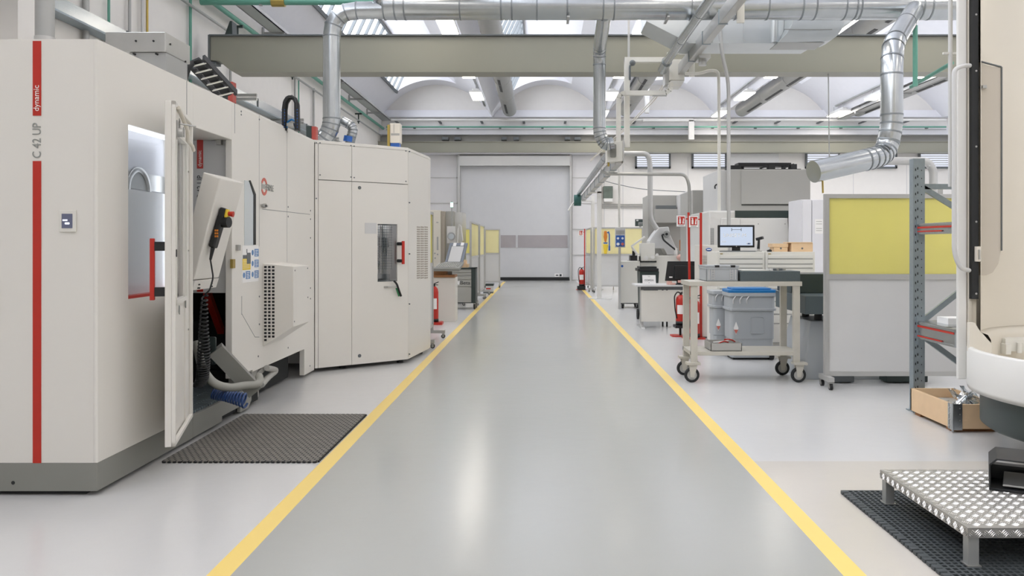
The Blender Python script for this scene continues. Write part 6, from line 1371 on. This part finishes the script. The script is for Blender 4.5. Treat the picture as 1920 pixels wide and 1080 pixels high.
# wooden crate with plastic film
CR = thing('wooden_crate', 'low pale wooden crate with metal corners in front of the storage rack', 'crate', (3.6, 6.95, 0))
cx0, cx1, cy0, cy1, cz = 3.405, 3.80, 6.60, 7.36, .232
for n_, a in (('side_board',(cx0,cx0+.022,cy0,cy1)),('end_board',(cx0,cx1,cy0,cy0+.022)),('end_board',(cx0,cx1,cy1-.022,cy1)),('side_board',(cx1-.022,cx1,cy0+.1,cy1))):
    b = MB(); b.box(*a, .03, cz); part(n_, b, 'wood', CR, .002)
b = MB(); b.box(cx0+.02,cx1-.02,cy0+.02,cy1-.02,.035,.06); part('bottom', b, 'wood', CR)
b = MB(); b.box(cx0+.02,cx1-.02,cy0+.05,cy0+.15,0,.04); b.box(cx0+.02,cx1-.02,cy1-.15,cy1-.05,0,.04); part('runner', b, 'woodd', CR)
b = MB(); b.box(cx0-.005,cx0,cy0-.005,cy0+.075,.02,cz+.004); b.box(cx0-.005,cx0+.075,cy0-.005,cy0,.02,cz+.004); b.cyl((cx0-.006,cy0-.006,.01),(cx0-.006,cy0-.006,cz+.01),.009,n=8); b.box(cx0-.005,cx0,cy0+.05,cy0+.056,.02,cz); part('corner_bracket', b, 'galv', CR)
b = MB()
for k in range(4): b.cyl((cx0+.055,cy0-.008,.05+k*.05),(cx0+.055,cy0-.004,.05+k*.05),.006,n=8); b.cyl((cx0-.008,cy0+.05,.05+k*.05),(cx0-.004,cy0+.05,.05+k*.05),.006,n=8)
part('rivet', b, 'steel', CR)
b = MB(); b.box(cx0+.03,cx1-.03,cy0+.03,cy1-.03,.062,.15); solo('packing_chips', b, mat('packing', '#b9b7b0', .8, var=.3, scale=60, bump=1, bscale=50), 'greyish packing material filling the low wooden crate', 'packing', kind='stuff')
random.seed(3); b = MB()
for i in range(60):
    c = Vector((random.uniform(cx0+.12,cx1-.06), random.uniform(cy0+.06,cy0+.36), random.uniform(.155,.30))); pts = [c+Vector([random.uniform(-.06,.06) for _ in range(3)]) for _ in range(4)]
    b.add(pts, [(0,1,2),(0,2,3)], True)
solo('plastic_film', b, 'plastic_wrap', 'crumpled clear plastic film spilling out of the wooden crate', 'plastic film', kind='stuff')
# round machine
C0 = (4.29, 5.68); R1 = 1.116
RMc = thing('turntable_machine', 'cream coloured machine with round base tray and tall curved enclosure at the right edge', 'machine', (C0[0], C0[1], 0))
c3 = (C0[0], C0[1], 0)
b = MB(); b.lathe([(R1-.02,.50),(R1-.004,.465),(R1,.50),(R1,.765),(R1-.012,.778),(R1-.03,.778),(R1-.04,.76),(R1-.04,.50),(R1-.02,.50)], c3, 96); part('round_tray', b, 'white', RMc)
b = MB(); b.lathe([(0,.56),(R1-.04,.56)], c3, 64); b.lathe([(0,.47),(R1-.02,.47)], c3, 64); part('tray_floor', b, 'cream', RMc)
b = MB(); b.lathe([(0,.2),(1.0,.2),(1.026,.22),(1.026,.47)], c3, 96); part('pedestal', b, 'darkgreen', RMc)
b = MB(); b.lathe([(0.55,0),(.55,.2)], c3, 48); part('pedestal_foot', b, 'black', RMc)
a0, a1 = math.radians(153), math.radians(-10)
Ri = 1.02
b = MB(); b.lathe([(Ri,.64),(Ri,4.9),(Ri+.05,4.9),(Ri+.05,.64),(Ri,.64)], c3, 64, a1, a0); part('curved_wall', b, 'cream', RMc)
b = MB(); b.lathe([(Ri-.07,.60),(Ri-.07,.82),(Ri-.05,.86),(Ri+.0,.88),(Ri+.0,.60)], c3, 64, a1, a0); part('wall_ledge', b, 'cream', RMc)
b = MB(); b.lathe([(Ri-.02,.57),(Ri-.02,.66),(Ri-.06,.66),(Ri-.06,.57)], c3, 64, a1, a0-.05); part('guide_ring', b, 'steel', RMc)
b = MB(); px_ = C0[0]+(Ri-.12)*math.cos(math.radians(122)); py_ = C0[1]+(Ri-.12)*math.sin(math.radians(122))
b.box(px_-.10,px_+.12,py_-.06,py_+.06,.70,.80); b.box(px_-.12,px_-.08,py_-.1,py_+.06,.68,.76); b.cyl((px_,py_-.08,.69),(px_,py_-.08,.77),.02,n=10); part('roller_bracket', b, 'offwhite', RMc)
Yj = 6.20
b = MB(); b.box(X_(1796,Yj), X_(1813,Yj), Yj, Yj+.03, Z_(711,Yj), 4.9); part('outer_panel', b, 'white', RMc, .008)
b = MB(); b.box(X_(1815,Yj), X_(1831,Yj), Yj-.0, Yj+.1, Z_(655,Yj), 4.9); q = 6.05; b.prism([(X_(1828,q),Z_(605,q)),(X_(1836,q),Z_(618,q)),(X_(1860,q),Z_(645,q)),(X_(1860,q),Z_(668,q)),(X_(1818,q),Z_(659,q)),(X_(1818,q),Z_(605,q))], 'y', q, q+.04); part('door_edge', b, 'cream', RMc, .003)
b = MB(); b.box(X_(1813,Yj), X_(1815,Yj), Yj+.03, Yj+.12, Z_(700,Yj), 4.9); part('door_gap', b, 'taupe', RMc)
b = MB(); b.box(X_(1817,Yj), X_(1830,Yj), Yj-.04, Yj-.0, Z_(560,Yj), 4.9); st = part('black_strip', b, 'black', RMc, .002)
b = MB()
for y in (30,135,276,416,550): b.cyl((X_(1825,Yj),Yj-.044,Z_(y,Yj)),(X_(1825,Yj),Yj-.04,Z_(y,Yj)),.008,n=8)
part('strip_screw', b, 'steel', st)
b = MB(); b.box(X_(1822,Yj), X_(1830,Yj), Yj-.07, Yj-.04, Z_(490,Yj), Z_(462,Yj)); part('latch_plate', b, 'cream', st)
b = MB(); b.box(X_(1825,Yj), X_(1827,Yj), Yj-.085, Yj-.07, Z_(486,Yj), Z_(468,Yj)); part('latch', b, 'steel', st)
b = MB(); Yh = 6.08; b.tube([P(1818,123,Yh+.08),P(1806,123,Yh),P(1789,130,Yh),P(1789,475,Yh),P(1800,503,Yh),P(1817,507,Yh+.08)], .017, 12, .09, 6); part('grab_handle', b, 'greywhite', RMc)
Yw = 6.27; w_ = [(X_(1831,Yw),Z_(114,Yw)),(X_(1845,Yw),Z_(120,Yw)),(X_(1862,Yw),Z_(125,Yw)),(X_(1877,Yw),Z_(126,Yw)),(X_(1877,Yw),Z_(470,Yw)),(X_(1872,Yw),Z_(495,Yw)),(X_(1862,Yw),Z_(511,Yw)),(X_(1850,Yw),Z_(516,Yw)),(X_(1831,Yw),Z_(516,Yw))]
b = MB(); b.prism(w_, 'y', Yw, Yw+.03); wp = part('door_wing', b, 'cream_dk', RMc, .004)
b = MB(); b.beam(P(1877.5,126,Yw),P(1877.5,470,Yw),.02,.008,up=(1,0,0)); b.beam(P(1831,113.5,Yw),P(1877,125.5,Yw),.02,.008); part('wing_edge', b, 'greyd', wp)
b = MB(); b.cbox(P(1845,163,Yw-.02), (.03,.03,.025)); b.cbox(P(1838,163,Yw-.01), (.04,.012,.008)); part('wing_catch', b, 'steel', wp)
b = MB(); Y = 6.5; b.cyl((X_(1782,Y),Y,Z_(350,Y)),(X_(1782,Y),Y,5),.017,n=10); part('tie_rod', b, 'greywhite', RMc)
b = MB(); b.box(X_(1782,Y),X_(1795,Y),Y-.01,Y+.01,Z_(348,Y),Z_(343,Y)); b.box(X_(1768,Y),X_(1795,Y),Y-.01,Y+.01,Z_(102,Y),Z_(98,Y)); part('rod_clip', b, 'white', RMc)
# tread plate platform on a rubber grid mat
M['tread'] = mat('tread_plate', '#b4b2ae', .38, .7, var=.06, scale=6); M['tread_lip'] = M['tread']; M['tread_bar'] = mat('tread_bar_polished', '#dedcd8', .26, .75, var=.04, scale=8)
PF = thing('step_platform', 'low aluminium tread plate platform with square legs at the lower right', 'platform', (2.6, 4.3, 0))
qx0, qx1, qy0, qy1, qz = 2.03, 3.30, 3.80, 4.78, .207
b = MB(); b.box(qx0, qx1, qy0, qy1, qz-.006, qz); part('tread_plate', b, 'tread', PF, .002)
for a in ((qx0,qx0+.006,qy0,qy1),(qx0+.006,qx1-.006,qy0,qy0+.006),(qx0+.006,qx1-.006,qy1-.006,qy1),(qx1-.006,qx1,qy0,qy1)): part('folded_edge', MB().box(*a, qz-.05, qz-.006), 'tread_lip', PF)
b = MB(); cw = .0315
def tbar(c, d, n):
    s_ = d.cross(n); h = .0028; L_, W_2 = .0155, .0036
    vs = [c-d*L_, c+s_*W_2, c+d*L_, c-s_*W_2, c-d*L_*.55+n*h, c+d*L_*.55+n*h]
    b.add(vs, [(0,4,3),(0,1,4),(1,5,4),(3,4,5),(1,2,5),(2,3,5)])
def tcells(o, U, V, lu, lv, n):
    for i in range(int(lu/cw)):
        for j in range(max(1, int(lv/cw))):
            c = o+U*(i+.5)*cw+V*(j+.5)*cw; d = (U+V).normalized() if (i+j) % 2 else (U-V).normalized(); w = d.cross(n)
            for k in (-1.5,-.5,.5,1.5): tbar(c+w*k*.0085, d, n)
V3 = Vector
U_, W_p = V3((1,1,0)).normalized(), V3((1,-1,0)).normalized(); cg = .0443
for i in range(-60, 60):
    for j in range(-60, 60):
        c = V3((qx0,qy1,qz))+U_*i*cg+W_p*j*cg
        if not (qx0+.016 < c.x < qx1-.016 and qy0+.016 < c.y < qy1-.016): continue
        d = U_ if (i+j) % 2 else W_p; w = d.cross(V3((0,0,1)))
        for k in (-2,-1,0,1,2): tbar(c+w*k*.0085, d, V3((0,0,1)))
tcells(V3((qx0+.003,qy0-.0002,qz-.044)), V3((1,0,0)), V3((0,0,1)), qx1-qx0, .04, V3((0,-1,0)))
tcells(V3((qx0-.0002,qy0+.003,qz-.044)), V3((0,1,0)), V3((0,0,1)), qy1-qy0, .04, V3((-1,0,0)))
part('tread_bars', b, 'tread_bar', PF, kind='stuff')
for x in (qx0+.008, qx1-.06):
    for y in (qy0+.008, qy1-.06):
        b = MB(); b.box(x, x+.052, y, y+.052, .022, qz-.006); lg = part('leg', b, 'zinc', PF, .003)
        b = MB(); b.box(x-.008, x+.06, y-.008, y+.06, .018, .024); part('foot_plate', b, 'steel', lg)
FP = thing('foot_pedal', 'black hooded foot pedal on the aluminium platform', 'foot pedal', (2.655, 4.44, qz+.002), rz=-.5, local=True)
fx0, fx1, fy0, fy1, fz0 = -.145, .145, -.15, .15, 0
b = MB(); b.box(fx0, fx1, fy0, fy1, fz0, fz0+.012); part('base', b, 'black', FP, .002)
b = MB(); b.prism([(fx0,fz0),(fx0+.008,fz0),(fx0+.008,fz0+.135),(fx0+.04,fz0+.166),(fx1-.04,fz0+.166),(fx1-.008,fz0+.135),(fx1-.008,fz0),(fx1,fz0),(fx1,fz0+.14),(fx1-.035,fz0+.175),(fx0+.035,fz0+.175),(fx0,fz0+.14)], 'y', fy0, fy1); part('hood', b, 'black', FP, .003)
b = MB(); b.box(fx0+.01, fx1-.01, fy1-.08, fy1-.01, fz0+.01, fz0+.09); part('switch_block', b, 'black', FP, .004)
b = MB(); b.hexa([(fx0+.065,fy0+.03,fz0+.02),(fx1-.04,fy0+.03,fz0+.02),(fx1-.05,fy0+.17,fz0+.06),(fx0+.075,fy0+.17,fz0+.06)], [(fx0+.065,fy0+.03,fz0+.032),(fx1-.04,fy0+.03,fz0+.032),(fx1-.05,fy0+.17,fz0+.072),(fx0+.075,fy0+.17,fz0+.072)]); part('pedal', b, 'steel', FP, .003)
GMt = thing('rubber_mat', 'black rubber grid mat under the aluminium platform', 'mat', (2.6, 4, 0))
gx0, gx1, gy0, gy1 = 1.875, 3.5, 2.6, 4.99
b = MB(); x = gx0+.03
while x < gx1: b.box(x, x+.012, gy0, gy1, .004, .018); x += .034
y = gy0
while y < gy1: b.box(gx0, gx1, y, y+.012, .004, .0185); y += .034
M['matgrid'] = mat('grid_rubber', '#43484a', .6, var=.15, scale=30)
part('grid', b, 'matgrid', GMt)
b = MB(); b.box(gx0+.03, gx1, gy0, gy1, .0005, .004); part('backing', b, 'rubber', GMt)
b = MB(); y = gy0
while y < gy1-.03: b.box(gx0-.006, gx0+.034, y, y+.034, .001, .019); y += .046
part('edge_teeth', b, 'matgrid', GMt, .002)
